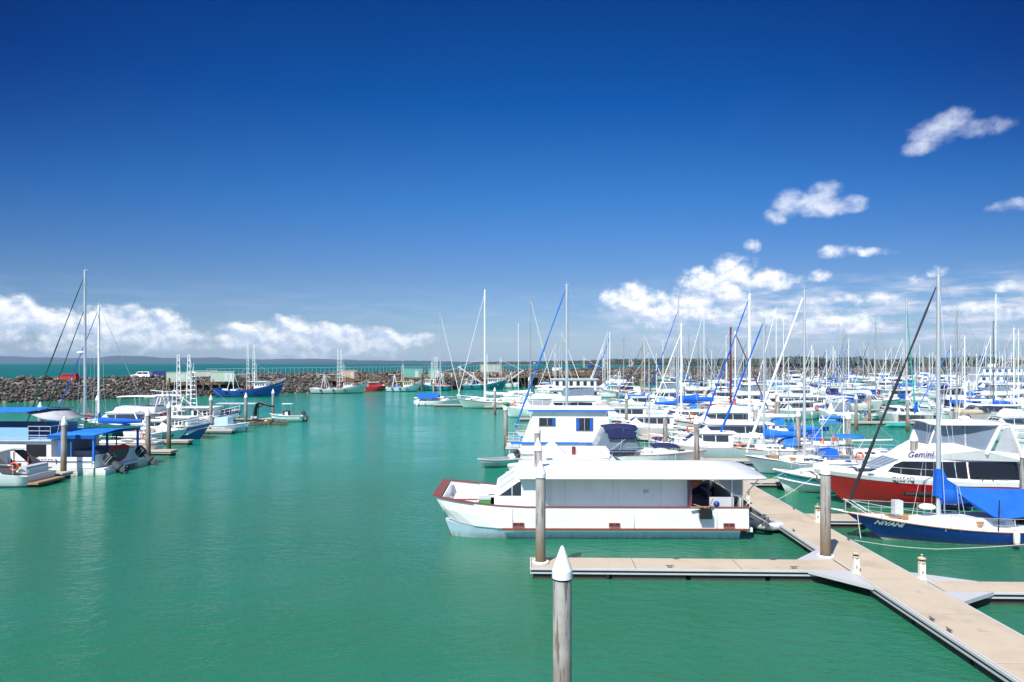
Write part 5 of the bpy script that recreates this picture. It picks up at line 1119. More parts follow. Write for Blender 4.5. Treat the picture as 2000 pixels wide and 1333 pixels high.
r=cruiser(9.5,3.6,1.2,1.7,1.1,'white','navy','blue2',1,1,'white','clear','glass',arch=1); at(r,300,88,PI,'white launch with antennas and an orange life ring, left of the lattice trawler','motor cruiser'); lifering(r,(-2,1.9,2.1),'y')
r=cruiser(7.5,2.8,.9,1.3,.8,'paleblue','deepblue',None,1,0,None,None,'glass',ob=1,hx=(-.1,.2),hh=1.3); at(r,305,77,0,'pale blue open boat crowded with fishing gear behind the pile','motor boat')
r=trawler(12,4.2,1.25,2.5,1.35,'white','blue2',trim='deepblue',mastH=7.5,arms='up',armlen=7.4,gal=1,name='fishing_trawler',lod=1); at(r,372,86.5,.1,'white trawler with two upright lattice arms and a blue line, in the left basin','trawler')
r=trawler(10,3.6,1.0,2.0,1.1,'deepblue','blue2',trim='white',mastH=5.5,arms=None,gal=0,clut=1,hh=1.9); at(r,336,78.5,-.15,'small blue fishing boat with its bow towards the channel','fishing boat')
r=runabout(5.6,2.1,'hullgreen','deepblue',ob=0,con=0,fb=.8,bow=1.25); at(r,352,80.5,-.12,'pale green dinghy hull in front of the lattice trawler','dinghy')
r=runabout(6.2,2.4,'paleblue','paleblue','white',ob=1,con=1,fb=.9,bow=1.25,obtilt=.5,cover=None,inside='paleblue'); at(r,440,85.5,-.06,'pale blue and white work boat alone at the end of the left basin','work boat')
m=MB(); m.box(-1.0,.7,-.8,.8,.9,1.9); m.build('cuddy','paleblue',r)
# pontoon with canopy and crane
r=root('pontoon_shelter'); m=MB(); m.sheet([[(x,-1.2,2.2),(x,0,2.3),(x,1.2,2.2)] for x in(-2.9,0,2.9)],.06); m.build('canopy','ltgrey',r); m=MB(); [m.tube([(x,y,0),(x,y,2.2)],.05,5) for x in(-2.6,-2.2,2.6) for y in(-1,1)]; m.tube([(1,-1,2.2),(.5,-1,0)],.03,4); m.build('post','dkgrey',r); m=MB(); [m.box(x,x+.35,-.6,-.1,0,1.4) for x in(-2.4,-1.9,-1.3)]; m.build('equipment','black',r)
put(r,X_(466,101),101,TILT,.5); tag(r,'small flat roofed shelter standing on the far left pontoon','shelter')
r=root('crane'); m=MB(); m.tube([(-.9,0,0),(-.75,0,1.5),(-.5,0,2.2)],[.3,.26,.22],8); m.build('base','black',r); m=MB(); m.tube([(-.6,0,2.1),(0,0,2.35),(1.2,0,1.9),(1.9,0,1.75)],[.2,.24,.2,.16],8); m.tube([(-.4,0,1.6),(.6,0,2.1)],.09,6); m.build('arm','black',r); m=MB(); m.tube([(1.9,0,1.75),(2.0,0,.5)],.06,5); m.build('hook','dkgrey',r); m=MB(); m.box(-1.4,-.5,-.4,.4,0,.3); m.build('plinth','ltgrey',r)
put(r,X_(510,101),101,TILT,.5); tag(r,'black folding hydraulic crane on the far left pontoon','crane')
r=runabout(4.8,2.1,'white','navy',ob=2,con=1,top='white',inside='ltgrey',fb=.9,bow=1.2,obtilt=.7); at(r,560,101,PI+.15,'small work boat with hard top and black outboards at the tip of the left pontoon','work boat')
m=MB(); m.box(-.5,.5,-.4,.4,.6,1.6); m.build('wet_gear','black',r)
m=MB(); m.lathe([(0,0),(.25,.1),(.3,.3),(.2,.5),(0,.55)],n=12); o=m.build('buoy','yellow'); put(o,X_(520,98),98,0,-.05); tag(o,'yellow mooring buoy floating beside the far left pontoon','buoy')
m=MB(); 
for i in range(14): 
    u=i/13; x=lerp(-4.5,4.5,u); m.box(x-.5,x+.5,-.9-.4*math.sin(i),.9,.05,.2+.25*((i*5)%3)/2,rz=.1*((i*3)%5-2))
o=m.build('floating_platform','brownwood'); put(o,X_(490,96),96,.12); tag(o,'weathered timber raft cluttered with planks below the shelter','raft')

rope([(X_(1530,45.9)+.2,45.8,1.45),(16.0,45.0,.55)],'mooring rope from the bow of the teal banded boat to the walkway'); rope([(19.0,42.0,2.0),(17.3,41.0,1.3),(15.8,40.6,.55)],'slack mooring rope from the bow of the red cruiser to the walkway')
rope([(11.3,34.0,1.62),(12.3,33.2,1.0),(13.0,33.6,.55)],'short mooring rope from the stern corner of the white houseboat')
# ---------------- middle distance, from the photo
def blue_trim_houseboat():
    r=root('houseboat'); m=MB()
    for sd in(1,-1): m.prism([(-4.6,sd*.7),(-4.6,sd*2.2),(3.4,sd*2.2),(4.5,sd*1.7),(3.9,sd*.7)] if sd>0 else [(-4.6,-2.2),(-4.6,-.7),(3.9,-.7),(4.5,-1.7),(3.4,-2.2)],-.4,.9)
    m.box(-4.5,3.6,-2.2,2.2,.7,1.35); m.build('hull','offwhite',r)
    c=House(2.2,2.15,1.35,4.6); m=MB(); c.solid([(-4.3,1.35),(3.4,1.35),(2.2,4.55),(-4.1,4.55)],m); m.build('cabin','white',r)
    m=MB(); m.box(-4.6,2.75,-2.45,2.45,4.55,4.78); m.build('roof','white',r)
    m=MB(); [m.box(-4.58,2.73,sd*2.45-.02,sd*2.45+.02,4.55,4.70) for sd in(1,-1)]; m.box(2.73,2.77,-2.4,2.4,4.55,4.70); [m.box(-3.4,4.2,sd*2.27-.02,sd*2.27+.03,1.75,1.93) for sd in(1,-1)]; m.build('blue_trim','blue2',r)
    for a,b_,z0 in((.45,1.75,3.35),(-2.75,-1.4,2.95)):
        f=MB(); [f.box(a-.05,b_+.05,sd*2.215-.02,sd*2.215+.02,z0-.05,4.0) for sd in(1,-1)]; fo=f.build('window','dkgrey',r)
        g_=MB(); [g_.box(a,b_,sd*2.23-.018,sd*2.23+.018,z0,3.95) for sd in(1,-1)]; g_.build('pane','glass',fo)
        g_=MB(); [g_.box(x,x+.22,sd*2.245-.015,sd*2.245+.012,z0,3.95) for sd in(1,-1) for x in((a,b_-.22) if z0<3.2 else (a,))]; g_.build('curtain','blue',fo)
        g_=MB(); [g_.box((a+b_)/2-.02,(a+b_)/2+.02,sd*2.245-.02,sd*2.245+.02,z0,3.95) for sd in(1,-1)]; g_.build('mullion','alu',fo)
    m=MB(); 
    for sd in(1,-1):
        for z in(1.7,2.0,2.3): m.tube([(3.4,sd*2.1,z),(4.6,sd*1.9,z)],.025,4)
        for x in(3.5,4.1,4.6): m.tube([(x,sd*2.0,1.0),(x,sd*2.0,2.3)],.025,4)
    m.build('guard_rail','alu',r); m=MB(); m.box(3.3,4.7,-2.1,2.1,1.3,1.38); m.build('foredeck','ltgrey',r)
    return r
r=blue_trim_houseboat(); at(r,1092,60.5,PI+TILT,'boxy white two storey houseboat with bright blue trim and two curtained windows','houseboat',9.4,4.8)
yat(1107,73,True,'white yacht whose tall mast and bright blue furled sail rise behind the blue trimmed houseboat',13,.07,556,hull='white',cover=None,furl='blue2',lod=0,furlr=.085,furltop=.97,mast='alu',sprd=[9.5],mastr=.17,bow=1.5)
r=catam(11.5,5.2,15,'white','white',1,None,None,power=1,bim=None,tramp=0,fb=1.5,hh=.75); at(r,1150,47.8,TILT,'white catamaran covered by a white canvas tent, just behind the white houseboat roof','catamaran',12,5.2)
m=MB(); m.add([(-3.9,-1.2,2.0),(-1.3,-1.2,2.0),(-1.3,1.2,2.0),(-3.9,1.2,2.0),(-2.6,0,3.3)],[(0,1,4),(1,2,4),(2,3,4),(3,0,4)]); m.build('tent_cover','white',r)
m=MB(); m.box(-.9,1.3,-1.3,1.3,2.2,2.72); m.build('box_cover','white',r); m=MB(); m.box(-1.15,-.9,.3,.7,2.2,2.75); m.build('timber_panel','maroon',r)
m=MB(); m.box(2.6,3.6,-2.62,-2.58,1.15,1.38); m.build('hull_window','glass',r)
m=MB(); canopy(m,4.3,6.1,1.2,2.95,.12); m.build('bimini','navycloth',r); m=MB(); [m.tube([(x,sd*1.1,1.5),(x,sd*1.1,2.95)],.02,4) for x in(4.6,5.8) for sd in(1,-1)]; m.build('bimini_frame','steel',r)
r=yacht(10.5,3.4,9.5,'white','deepblue',None,lod=0,cover=None,furl=None,bim=None,mx=.05,fb=1.3,bow=1.6,stern=1.4,windows='ltgrey',mastr=.05,sprd=[]); at(r,1255,56,TILT,'white motor sailer with a navy bimini and clear curtains right of the blue trimmed houseboat','yacht',10.5,3.4)
m=MB(); canopy(m,-3.3,-.6,1.75,3.45,.25,drop=.2); m.sheet([[(x,-1.75,3.4),(x+.0,-1.85,2.75)] for x in(-3.0,-.9)],.03); m.sheet([[(x,-1.72,3.42),(x*.9-.2,-1.8,2.7)] for x in(-3.1,-.7)],.02); m.build('bimini','navycloth',r)
m=MB(); c=House(1.6,1.55,1.6,3.4); c.solid([(-4.2,1.5),(-.6,1.5),(-.8,3.4),(-3.2,3.4)],m); m.build('clear_curtain','clear',r)
m=MB(); [m.tube([(-3.3+1.2*k,sd*1.78,1.4),(-1.2-1.2*k+.6,sd*1.75,3.4)],.02,4) for k in(0,1) for sd in(1,-1)]; m.build('bimini_frame','steel',r)
m=MB(); m.box(-5.0,-.8,-1.80,-1.74,1.45,1.75); m.build('dodger_cloth','navycloth',r)
r=runabout(3.9,1.7,'steel','steel',ob=1,con=0,inside='grey',fb=.6,bow=.8,obtilt=.5,name='aluminium_dinghy'); at(r,972,57.2,R(215),'small bare aluminium dinghy with a dark outboard beside the blue trimmed houseboat','dinghy')
m=MB(); m.tube([(-1.4,0,.12),(-.6,.3,.2),(.7,.3,.2),(1.4,0,.22)],[.04,.26,.26,.04],8); o=m.build('kayak','yellow'); put(o,-.55,44.6,R(60),.1); tag(o,'short yellow kayak poking out beyond the bow deck of the white houseboat','kayak')
# cluster of white yachts in the middle (px 1280-1600)
yat(1571,53.5,True,'pale grey green yacht with a weathered silver mast and thick white furled headsail',9.6,.02,568,hull='gelgrey',boot='navy',cover=None,furl='white',lod=0,mastr=.12,sprd=[8.2],furlr=.10,bow=1.45,furlbot=None,dodger='blue',bim='blue2')
yat(1492,61,True,'white yacht with bright blue boom cover and blue furled headsail behind the pale green hull',9.6,.06,622,hull='white',cover='blue2',furl='blue',lod=0,mastr=.11,furlr=.085,dodger='blue2',ring=1,wind=1,sprd=[7])
yat(1464,76,True,'white yacht with a thick white mast and a long blue furled headsail',12.5,.08,575,hull='white',stripe='maroon',cover='white',furl='blue',lod=0,mast='white',mastr=.17,furlr=.085,bow=1.6,fb=1.25,dodger='blue2',cabh=.6)
yat(1427,98,True,'white yacht with a dark red mast stripe and red furled sail crossing the blue ones',11,.04,640,hull='white',cover='blue',furl=None,lod=1,mast='maroon',mastr=.17)
yat(1436,104,False,'white yacht with a dark red furled headsail leaning right',11,.04,648,hull='white',cover='redc',furl='maroon',lod=1,mast='white',furlr=.1)
yat(1325,112,True,'broad white yacht with a tall pale mast and a navy furled sail',12,.03,570,hull='white',cover='blue',furl='blue',lod=1,furltop=.84,mast='alu',B=4.4,mastr=.14,dodger='blue2',bim='blue')
r=catam(11,6,14,'white','navy',1,'blue','white',mast='white'); at(r,1340,92,PI+.1,'white catamaran with blue cockpit covers left of the thick white mast','catamaran',11,6)
lifering(r,(-2.4,2.8,2.6),'y')
r=cruiser(12,4,1.35,1.9,1.2,'white','teal',None,1,0,None,None,'glass',arch=0,hx=(-.3,.24)); at(r,1425,67.5,PI+TILT,'white motor yacht with a long dark window band left of the grey mast','motor cruiser')
r=cruiser(11,3.8,1.3,1.8,1.1,'white','navy','maroon',1,1,None,None,'glass',arch=0); at(r,1402,84,PI+TILT,'white launch with raked windows below the blue furled sails','motor cruiser')
r=runabout(6.5,2.6,'offwhite','navy',None,ob=0,con=0,cover='navycloth'); at(r,1380,52.2,PI+.1,'small grey boat with a navy cover beside the walkway pile','motor boat')
r=cruiser(9,3.2,1.2,1.7,1.0,'gelgrey','black',None,1,0,None,None,'glass',arch=0,hx=(-.3,.1),hh=1.2); at(r,1365,61.8,PI+TILT,'grey and white half cabin boat behind the walkway pile','motor boat')
r=rib(3.4,1.7,'ltgrey','navy',ob=0); at(r,1312,64.5,R(95),'grey inflatable dinghy hung up behind the pile right of the navy bimini','dinghy',z=.6)
yat(1540,66,True,'white centre cockpit yacht with round blue cockpit cover at the edge of the channel',9.5,.08,700,hull='white',cover='blue2',furl=None,lod=1,dodger='blue',bim='blue2',ring=1,wind=1,mastr=.07)
yat(1648,57.5,True,'low white yacht with a bare white boom left of the black furled sail',9,.14,775,hull='white',cover=None,furl=None,lod=1,boom=.45,mast='white',wheel=0,mastr=.06,sprd=[])
r=catam(10.2,5.8,18,'white','navy',1,'blue','tealc',mast='alu',glass='glass'); put(r,X_(1768,99),99,R(-97)); r.rotation_euler=(0,0,R(255)); tag(r,'white catamaran facing the camera with a teal furled sail and rolled blue cloth','catamaran'); occ(52,61.5,93,104)
m=MB(); m.tube([(4.7,0,1.9),(4.9,.1,3.3)],[.3,.14],6); m.build('blue_cloth','blue',r)
m=MB(); m.tube([(-1.7,0,.1),(-.9,.25,.2),(1.0,.25,.2),(1.8,0,.2)],[.05,.3,.3,.05],8); o=m.build('kayak','tealc'); put(o,X_(1752,91),91,-.08,.15); tag(o,'teal kayak floating under the bows of the white catamaran','kayak')
r=catam(8.8,4.6,10,'white','navy',1,None,None,power=1,bim='white',glass='glass',hh=1.3); put(r,X_(1632,104),104,R(80)); tag(r,'small white power catamaran seen from astern left of the person in the blue shirt','catamaran'); occ(44,54,99,109)
r=rib(3.4,1.8,'blue2','ltgrey',ob=0); put(r,X_(1630,98.2),98.2,0,.55,0,R(0)); tag(r,'blue and grey inflatable dinghy across the stern of the small power catamaran','dinghy')
r=trawler(11,4,1.6,2.6,1.6,'blue','navy',trim='white',mastH=6,arms=None,gal=0,lat=0,clut=0,hx=(-.35,.22),hh=2.1,roof='white'); put(r,X_(1580,113),113,R(-28)); tag(r,'bright blue hulled work boat with a row of square windows, middle distance','work boat'); occ(43,55,107,119)
r=runabout(5.5,2.2,'ltgrey','grey',ob=0,con=0); put(r,X_(1715,105),105,.5); tag(r,'grey runabout pulled up beside the person in the blue shirt','motor boat')
# finger docks for row B left
for v,l in[(96,'in front of the person in the blue shirt'),(122,'behind the bright blue work boat'),(148,'further back behind the white catamaran'),(174,'deep in the second row')]:
    r=dock(44,64,v,v+1.4,5,fname='finger_dock'); tag(r,'distant finger pontoon '+l,'floating dock',DG)
r=dock(64,66.4,74,250,7,fname='walkway'); tag(r,'second marina walkway among the boats at right','floating dock')
r=dock(-2,12.5,101,102.2,5,fname='finger_dock'); tag(r,'finger pontoon near the white flybridge cruiser with clear curtains','floating dock',DG)
r=dock(-9,12.5,128.2,129.4,5,fname='finger_dock'); tag(r,'finger pontoon in front of the white ketch','floating dock',DG)
r=dock(-19.5,12.5,134.2,135.4,5,fname='finger_dock'); tag(r,'long finger pontoon below the boat with the blue tarpaulin','floating dock',DG)
r=dock(12.55,14.75,74.1,190,8,fname='walkway'); tag(r,'far end of the first walkway among the yachts','floating dock')
# people
def person(x,y,z,rz,pose,shirt,label,pants='navy',skin='skin'):
    r=root('person'); put(r,x,y,rz,z)
    def sk(name,verts,edges,radii,mat,rootv=0):
        me=bpy.data.meshes.new(name); me.from_pydata(verts,edges,[]); me.materials.append(M(mat)); o=bpy.data.objects.new(name,me); COL.objects.link(o); o.parent=r
        md=o.modifiers.new('skin','SKIN'); me.skin_vertices if hasattr(me,'skin_vertices') else None
        if not me.skin_vertices: 
            bm=bmesh.new(); bm.from_mesh(me); bm.verts.layers.skin.verify(); bm.to_mesh(me); bm.free()
        for i,q in enumerate(me.skin_vertices[0].data): q.radius=(radii[i],radii[i]); q.use_root=(i==rootv)
        md.use_smooth_shade=True; s=o.modifiers.new('sub','SUBSURF'); s.levels=1; s.render_levels=1; return o
    lean=.0 if pose=='stand' else .55
    hip=.92; sh=(lean*.45,hip+.50-lean*.12)
    V=[(0,0,hip),(sh[0]*.5,0,(hip+sh[1])/2),(sh[0],0,sh[1]),(sh[0]*1.12,0,sh[1]+.1),(sh[0]*1.25,0,sh[1]+.24),
       (0,.1,hip-.05),(.06,.12,.48),(0,.13,.07),(.14,.14,.03),(0,-.1,hip-.05),(-.02,-.12,.48),(-.06,-.13,.07),(.08,-.14,.03),
       (sh[0],.2,sh[1]-.03),(sh[0]+.02,.27,sh[1]-.3),(sh[0]+.14,.25,sh[1]-.54),(sh[0]+.2,.24,sh[1]-.63),(sh[0],-.2,sh[1]-.03),(sh[0]+.02,-.27,sh[1]-.3),(sh[0]+.14,-.25,sh[1]-.54),(sh[0]+.2,-.24,sh[1]-.63)]
    E=[(0,1),(1,2),(2,3),(3,4),(0,5),(5,6),(6,7),(7,8),(0,9),(9,10),(10,11),(11,12),(2,13),(13,14),(14,15),(15,16),(2,17),(17,18),(18,19),(19,20)]
    Rr=[.13,.13,.14,.055,.10,.09,.06,.042,.035,.09,.06,.042,.035,.06,.045,.034,.03,.06,.045,.034,.03]
    sk('body',V,E,Rr,skin)
    sk('shirt',[V[0],V[1],V[2],V[13],V[14],V[17],V[18]],[(0,1),(1,2),(2,3),(3,4),(2,5),(5,6)],[.155,.155,.165,.085,.07,.085,.07],shirt)
    sk('shorts',[V[0],V[5],(.04,.115,.6),V[9],(-.01,-.115,.6)],[(0,1),(1,2),(0,3),(3,4)],[.15,.12,.10,.12,.10],pants)
    m=MB(); m.blob((V[4][0]-.01,0,V[4][2]+.035),.115,.105,.10,zmin=-.3); m.lathe([(.19,0),(.10,.03)],(V[4][0],0,V[4][2]+.03),12); m.build('hat',shirt if pose!='stand' else 'sand',r)
    tag(r,label,'person')
person(X_(1690,98),98,.5,R(200),'stand','blue2','person in blue shirt and dark shorts standing on the pontoon beside the white catamaran')
person(X_(1893,92),92,.55,R(160),'bend','blue2','person in a blue shirt bending forward beside a boat, right of the tall white mast')
# ---------------- boats left of centre
yat(860,139,False,'white yacht covered by a bright blue tarpaulin at the end of a long finger pontoon',9.5,.06,612,hull='white',boot='navy',cover=None,furl='white',lod=1,awning='blue',mastr=.1,dinghy=None,furlr=.06)
r=rib(2.6,1.6,'ltgrey','ltgrey',ob=0); put(r,X_(822,138.6),138.6,R(95),.8,0,0); r.rotation_euler=(0,R(-60),R(10)); tag(r,'pale grey dinghy hung on the stern of the yacht with the blue tarpaulin','dinghy')
yat(947,131,True,'white ketch with a brown stripe and tall white masts in the centre distance',14,.12,567,hull='hullgreen',boot='black',stripe='timber',cover='offwhite',furl='white',lod=1,mast='white',mizzen=Zp(632,131),miz_cover='offwhite',dinghy='white',sprd=[8,14.5],mastr=.2,furlr=.06,fb=1.2,bow=1.9,cabh=.6,lump=.2)
r=cruiser(10,3.8,1.3,1.9,1.2,'white','navy',None,1,1,'white',None,'grey',arch=0,hx=(-.34,.14),hh=1.7); at(r,1040,109,PI,'white flybridge boat with a boxy grey windowed cabin behind the blue furled sail','motor cruiser')
r=cruiser(12,4.4,1.4,2.1,1.3,'white','navy',None,1,1,'white','clear','tint',arch=0,hh=1.8); at(r,1105,99.5,R(180),'large white cruiser with blue tinted clear curtains round its flybridge','motor cruiser')
def double_deck():
    r=root('houseboat'); m=MB(); m.prism([(-6,-2.3),(-6,2.3),(4.5,2.3),(6,1.2),(6,-1.2),(4.5,-2.3)][::-1],-.3,1.0); m.build('hull','white',r)
    for z,x0,x1 in((1.0,-5.6,4.2),(3.2,-5.2,3.6)):
        m=MB(); m.box(x0,x1,-2.1,2.1,z,z+2.1); m.build('deckhouse','white',r); m=MB(); m.box(x0-.4,x1+.5,-2.4,2.4,z+2.1,z+2.2); m.build('deck_roof','offwhite',r)
        for i in range(6): m=MB(); x=lerp(x0+.5,x1-1.2,i/5); m.box(x,x+.7,-2.13,2.13,z+.7,z+1.75); m.build('window','glass',r)
    m=MB(); [m.tube([(-6,sd*2.35,4.0),(5,sd*2.35,4.0)],.03,4) for sd in(1,-1)]; [m.tube([(-6+i*1.1,sd*2.35,3.2),(-6+i*1.1,sd*2.35,4.0)],.02,4) for i in range(11) for sd in(1,-1)]; m.build('guard_rail','steel',r)
    return r
at(double_deck(),1128,141,0,'white double deck houseboat with two rows of small windows','houseboat',12,5)
yat(1036,150,False,'grey masted yacht with a white furled headsail leaning right, behind the flybridge cruisers',12,.05,580,hull='white',cover='white',furl='white',lod=1,mast='grey',furlr=.07,mastr=.14)
yat(1218,172,False,'distant white yacht with a thin grey mast right of the double deck houseboat',11,.05,660,hull='white',cover='blue',furl=None,lod=2,mast='grey')
yat(1254,165,True,'timber masted yacht with a purple furled sail',11,.05,675,hull='cream',cover='sand',furl='purple',lod=1,mast='teak')
r=trawler(10,3.6,1.2,2.2,1.3,'hullgreen','black',trim='timber',mastH=6.5,arms=None,gal=0,clut=1); at(r,1212,172,PI,'pale green timber boat with an orange life ring and timber rails','fishing boat'); lifering(r,(-1,1.4,1.9),'y')
r=cruiser(9.5,3.4,1.2,1.7,1,'white','navy',None,1,0,None,None,'glass',aft='skyb',arch=1); at(r,1248,122,PI,'white launch with a light blue cockpit cover right of the double deck houseboat','motor cruiser')
r=cruiser(10,3.8,1.3,1.8,1.1,'white','black',None,1,1,'white','clear','glass',arch=0); at(r,1290,140,PI,'white flybridge boat with clear curtains behind the navy furled sail','motor cruiser')
r=cruiser(9,3.2,1.1,1.6,1,'white','navy',None,1,0,None,None,'glass',arch=1); at(r,1215,95,PI,'white half cabin launch with a light canopy frame behind the navy bimini','motor boat')
r=cruiser(8.5,3.0,1.1,1.6,1,'ltgrey','navy',None,1,0,None,None,'glass',arch=1); at(r,1262,80,PI,'grey launch between the navy bimini and the white catamaran','motor boat')
# further masts read one by one from the photo: px, top, d, furl, cover, mast, bow-left
ML=[(1375,605,152,'white','white','white',1,'twin white furled sails and a tall white mast'),(1389,700,150,None,'blue','grey',0,'a short grey mast in the middle crowd'),(1516,600,128,'white','white','white',1,'a white furled headsail beside a white mast'),
(1530,622,132,None,'blue','white',1,'a white mast with wide spreaders'),(1485,655,118,None,'blue2','grey',1,'a ladder like blue and white mast wrap'),(1418,655,140,None,'white','white',0,'a thin white mast left of the red stripe'),
(1363,657,128,None,'blue','grey',0,'a thin mast left of the twin white sails'),(1295,665,150,None,'blue','white',1,'a white mast left of the navy furled sail'),(1282,690,160,None,'white','white',1,'a short white mast beside the timber mast'),
(1598,695,150,None,'white','white',0,'a thin white mast right of the blue work boat'),(1614,683,142,'purple','purple','white',1,'a white mast and purple sail above the blue work boat'),(1638,632,126,'skyb','blue','alu',1,'a light blue furled sail left of the catamarans'),
(1648,643,136,None,'purple','grey',1,'a grey mast with a purple boom cover'),(1653,652,150,'blue','blue','grey',1,'a dark blue furled sail behind the catamaran'),(1698,665,170,'purple','purple','grey',1,'a purple furled sail in the far centre right'),
(1710,622,140,None,'blue','grey',0,'a tall thin grey mast left of the teal sail'),(1730,683,150,None,'white','white',1,'a white mast left of the teal furled sail'),(1787,690,165,None,'white','white',0,'a white mast crossed by the black furled sail'),
(1815,690,165,None,'blue2','white',1,'a white mast left of the tall white mast'),(1821,688,172,'white','blue','white',0,'a white furled sail leaning right behind the tall white mast'),(1857,676,110,'blue2','blue','white',1,'a light blue furled sail just right of the tall white mast'),
(1874,650,140,None,'blue','grey',1,'a dark thin mast right of the tall white mast'),(1884,660,102,None,'white','white',1,'a white mast with a round white lamp on top'),(1898,668,130,None,'blue2','alu',0,'a silver mast over the bright blue awning'),
(1907,692,150,None,'white','white',1,'a short white mast below the ferry'),(1945,576,118,None,'white','white',1,'the tallest white mast at right with diamond rigging'),(1940,628,108,None,'blue','dkgrey',1,'a dark mast beside the tallest white mast'),
(1967,668,112,None,'white','grey',1,'a grey mast near the right edge'),(1980,642,98,None,'white','white',1,'a white mast near the right edge, left of two'),(1989,647,104,None,'cream','cream',1,'a cream mast near the right edge, right of two')]
for i,(px,top,d,fu,co,ma,bl,l) in enumerate(ML):
    yat(px,d,bool(bl),'white yacht with '+l,random.uniform(9.5,12.5),.06,top,hull='white',boot=random.choice(['navy','black','teal','deepblue']),cover=co,furl=fu,lod=1 if d<125 else 2,mast=ma,stripe=random.choice([None,None,'navy','blue2']),bim=random.choice([None,'blue','white','navycloth']),dodger=random.choice([None,'blue2','white','blue']),mastr=.085)
# hand placed motor boats at right
for px,d,kw,rz,l in [(1975,76,dict(fly=1,canopy_c='ltgrey',glass='glass',stripe='grey'),PI,'grey windowed motor yacht behind the white flybridge at right'),(1925,96,dict(fly=0,canopy_c=None,house='grey',hull='ltgrey'),PI,'grey hulled launch with square windows right of the blue shirted person'),
 (1930,128,dict(fly=1,canopy_c='white',clears='clear',aft='blue'),PI,'white cruiser with a bright blue boat cover below the ferry'),(1963,135,dict(fly=1,canopy_c='cream',glass='tint'),PI,'cream topped cruiser right of the blue cover'),
 (1845,116,dict(fly=1,canopy_c='navycloth',clears='navycloth',aft='navycloth',glass='tint'),R(75),'white cruiser wrapped in navy covers just left of the tall white mast'),(1795,137,dict(fly=0,canopy_c=None,hull='hullgreen'),R(60),'pale hulled launch behind the catamaran'),
 (1688,128,dict(fly=1,canopy_c='white',glass='glass',hull='offwhite'),R(-80),'broad white cruiser bow on, behind the person in the blue shirt'),(1760,150,dict(fly=0,canopy_c=None,hull='paleblue'),R(10),'pale blue boat with a red cover'),
 (1520,118,dict(fly=1,canopy_c='white',glass='tint'),PI,'white cruiser left of the blue work boat'),(1545,104,dict(fly=0,canopy_c=None,arch=1),R(215),'white fishing launch with a rounded roof left of the blue work boat'),(1450,128,dict(fly=1,canopy_c='white',clears='clear'),PI,'white cruiser among the masts right of the red furled sail'),
 (1400,140,dict(fly=0,aft='tealc',canopy_c=None),PI,'white boat with a teal cockpit cover'),(1340,150,dict(fly=1,canopy_c='navycloth'),PI,'white cruiser with a navy top behind the navy furled sail')]:
    r=cruiser(random.uniform(9.5,13),3.9,1.35,1.9,1.1,lod=1,**kw); at(r,px,d,rz,l,'motor cruiser',B=4.2)
r=root('ferry'); m=MB(); m.prism([(-15,-3.6),(-15,3.6),(10,3.6),(15,1),(15,-1),(10,-3.6)][::-1],-.3,2.6); m.build('hull','white',r)
for z,x0,x1 in((2.6,-14,9),(5.0,-13,8)):
    m=MB(); m.box(x0,x1,-3.3,3.3,z,z+2.3); m.build('deckhouse','white',r); m=MB(); m.box(x0-.6,x1+.8,-3.6,3.6,z+2.3,z+2.42); m.build('deck_roof','ltgrey',r)
    for i in range(11): m=MB(); x=lerp(x0+.8,x1-1.6,i/10); m.box(x,x+1.0,-3.33,3.33,z+.9,z+1.8); m.build('window','navy',r)
m=MB(); m.box(-14.2,9.2,-3.62,3.62,4.92,5.0); m.build('blue_line','deepblue',r); m=MB(); m.box(2,4,-.8,.8,7.4,8.4); m.tube([(0,0,7.4),(0,0,11)],.12,5); m.build('funnel','white',r)
at(r,1958,205,PI,'large white two deck ferry with a row of dark windows at the right edge','ferry',30,7.5)
m=MB(); m.sheet([[(0,0,1.6),(0,0,0)],[(.9,.2,.9),(.9,.2,.7)]],.02); o=m.build('flag','redc'); put(o,X_(1945,117.8),117.8,.4,7.2); tag(o,'red flag flying in front of the ferry','flag')
# ---------------- fishing fleet and wharves along the breakwater
def wharf(px0,px1,d0,d1,z,label,n=8):
    r=root('wharf'); A=Vector((X_(px0,d0),d0)); Bp=Vector((X_(px1,d1),d1)); t=(Bp-A).normalized(); nn=Vector((-t.y,t.x)); m=MB(); w_=7
    q=[A-nn*0,Bp-nn*0,Bp+nn*w_,A+nn*w_]; m.prism([(p.x,p.y) for p in q],z-.35,z); m.build('deck','brownwood',r)
    m=MB(); m.prism([(p.x,p.y) for p in (A-nn*.15,Bp-nn*.15,Bp-nn*.02,A-nn*.02)],z-.5,z+.15); m.build('edge_beam','teak',r)
    for i in range(n):
        p=A.lerp(Bp,(i+.3)/n)-nn*.45; m=MB(); m.tube([(p.x,p.y,-1),(p.x,p.y,z+ (1.5 if i%3==0 else .1))],.24,7); m.build('pile','brownwood',r)
    for i in range(n*2):
        p=A.lerp(Bp,(i+.3)/n/2)+nn*3; m=MB(); m.tube([(p.x,p.y,-1),(p.x,p.y,z-.3)],.2,5); m.build('pile','brownwood',r)
    m=MB(); [m.tube([tuple(A.lerp(Bp,i/n/2))+(z,),tuple(A.lerp(Bp,i/n/2))+(z+1,)],.05,4) for i in range(2*n+1)]; m.tube([tuple(A)+(z+1,),tuple(Bp)+(z+1,)],.05,4); m.build('handrail','sand',r)
    tag(r,label,'wharf')
wharf(325,470,176,188,3.3,'dark timber wharf on piles at left carrying pale green containers',9)
wharf(818,905,212,224,4.0,'timber wharf with the aqua sheds',6); wharf(930,1060,228,250,3.8,'long timber wharf behind the white ketch',9); wharf(1065,1240,254,280,4.2,'timber wharf carrying the small white hut',10)
wharf(655,745,204,214,3.6,'low wharf behind the grey and white trawler',6)
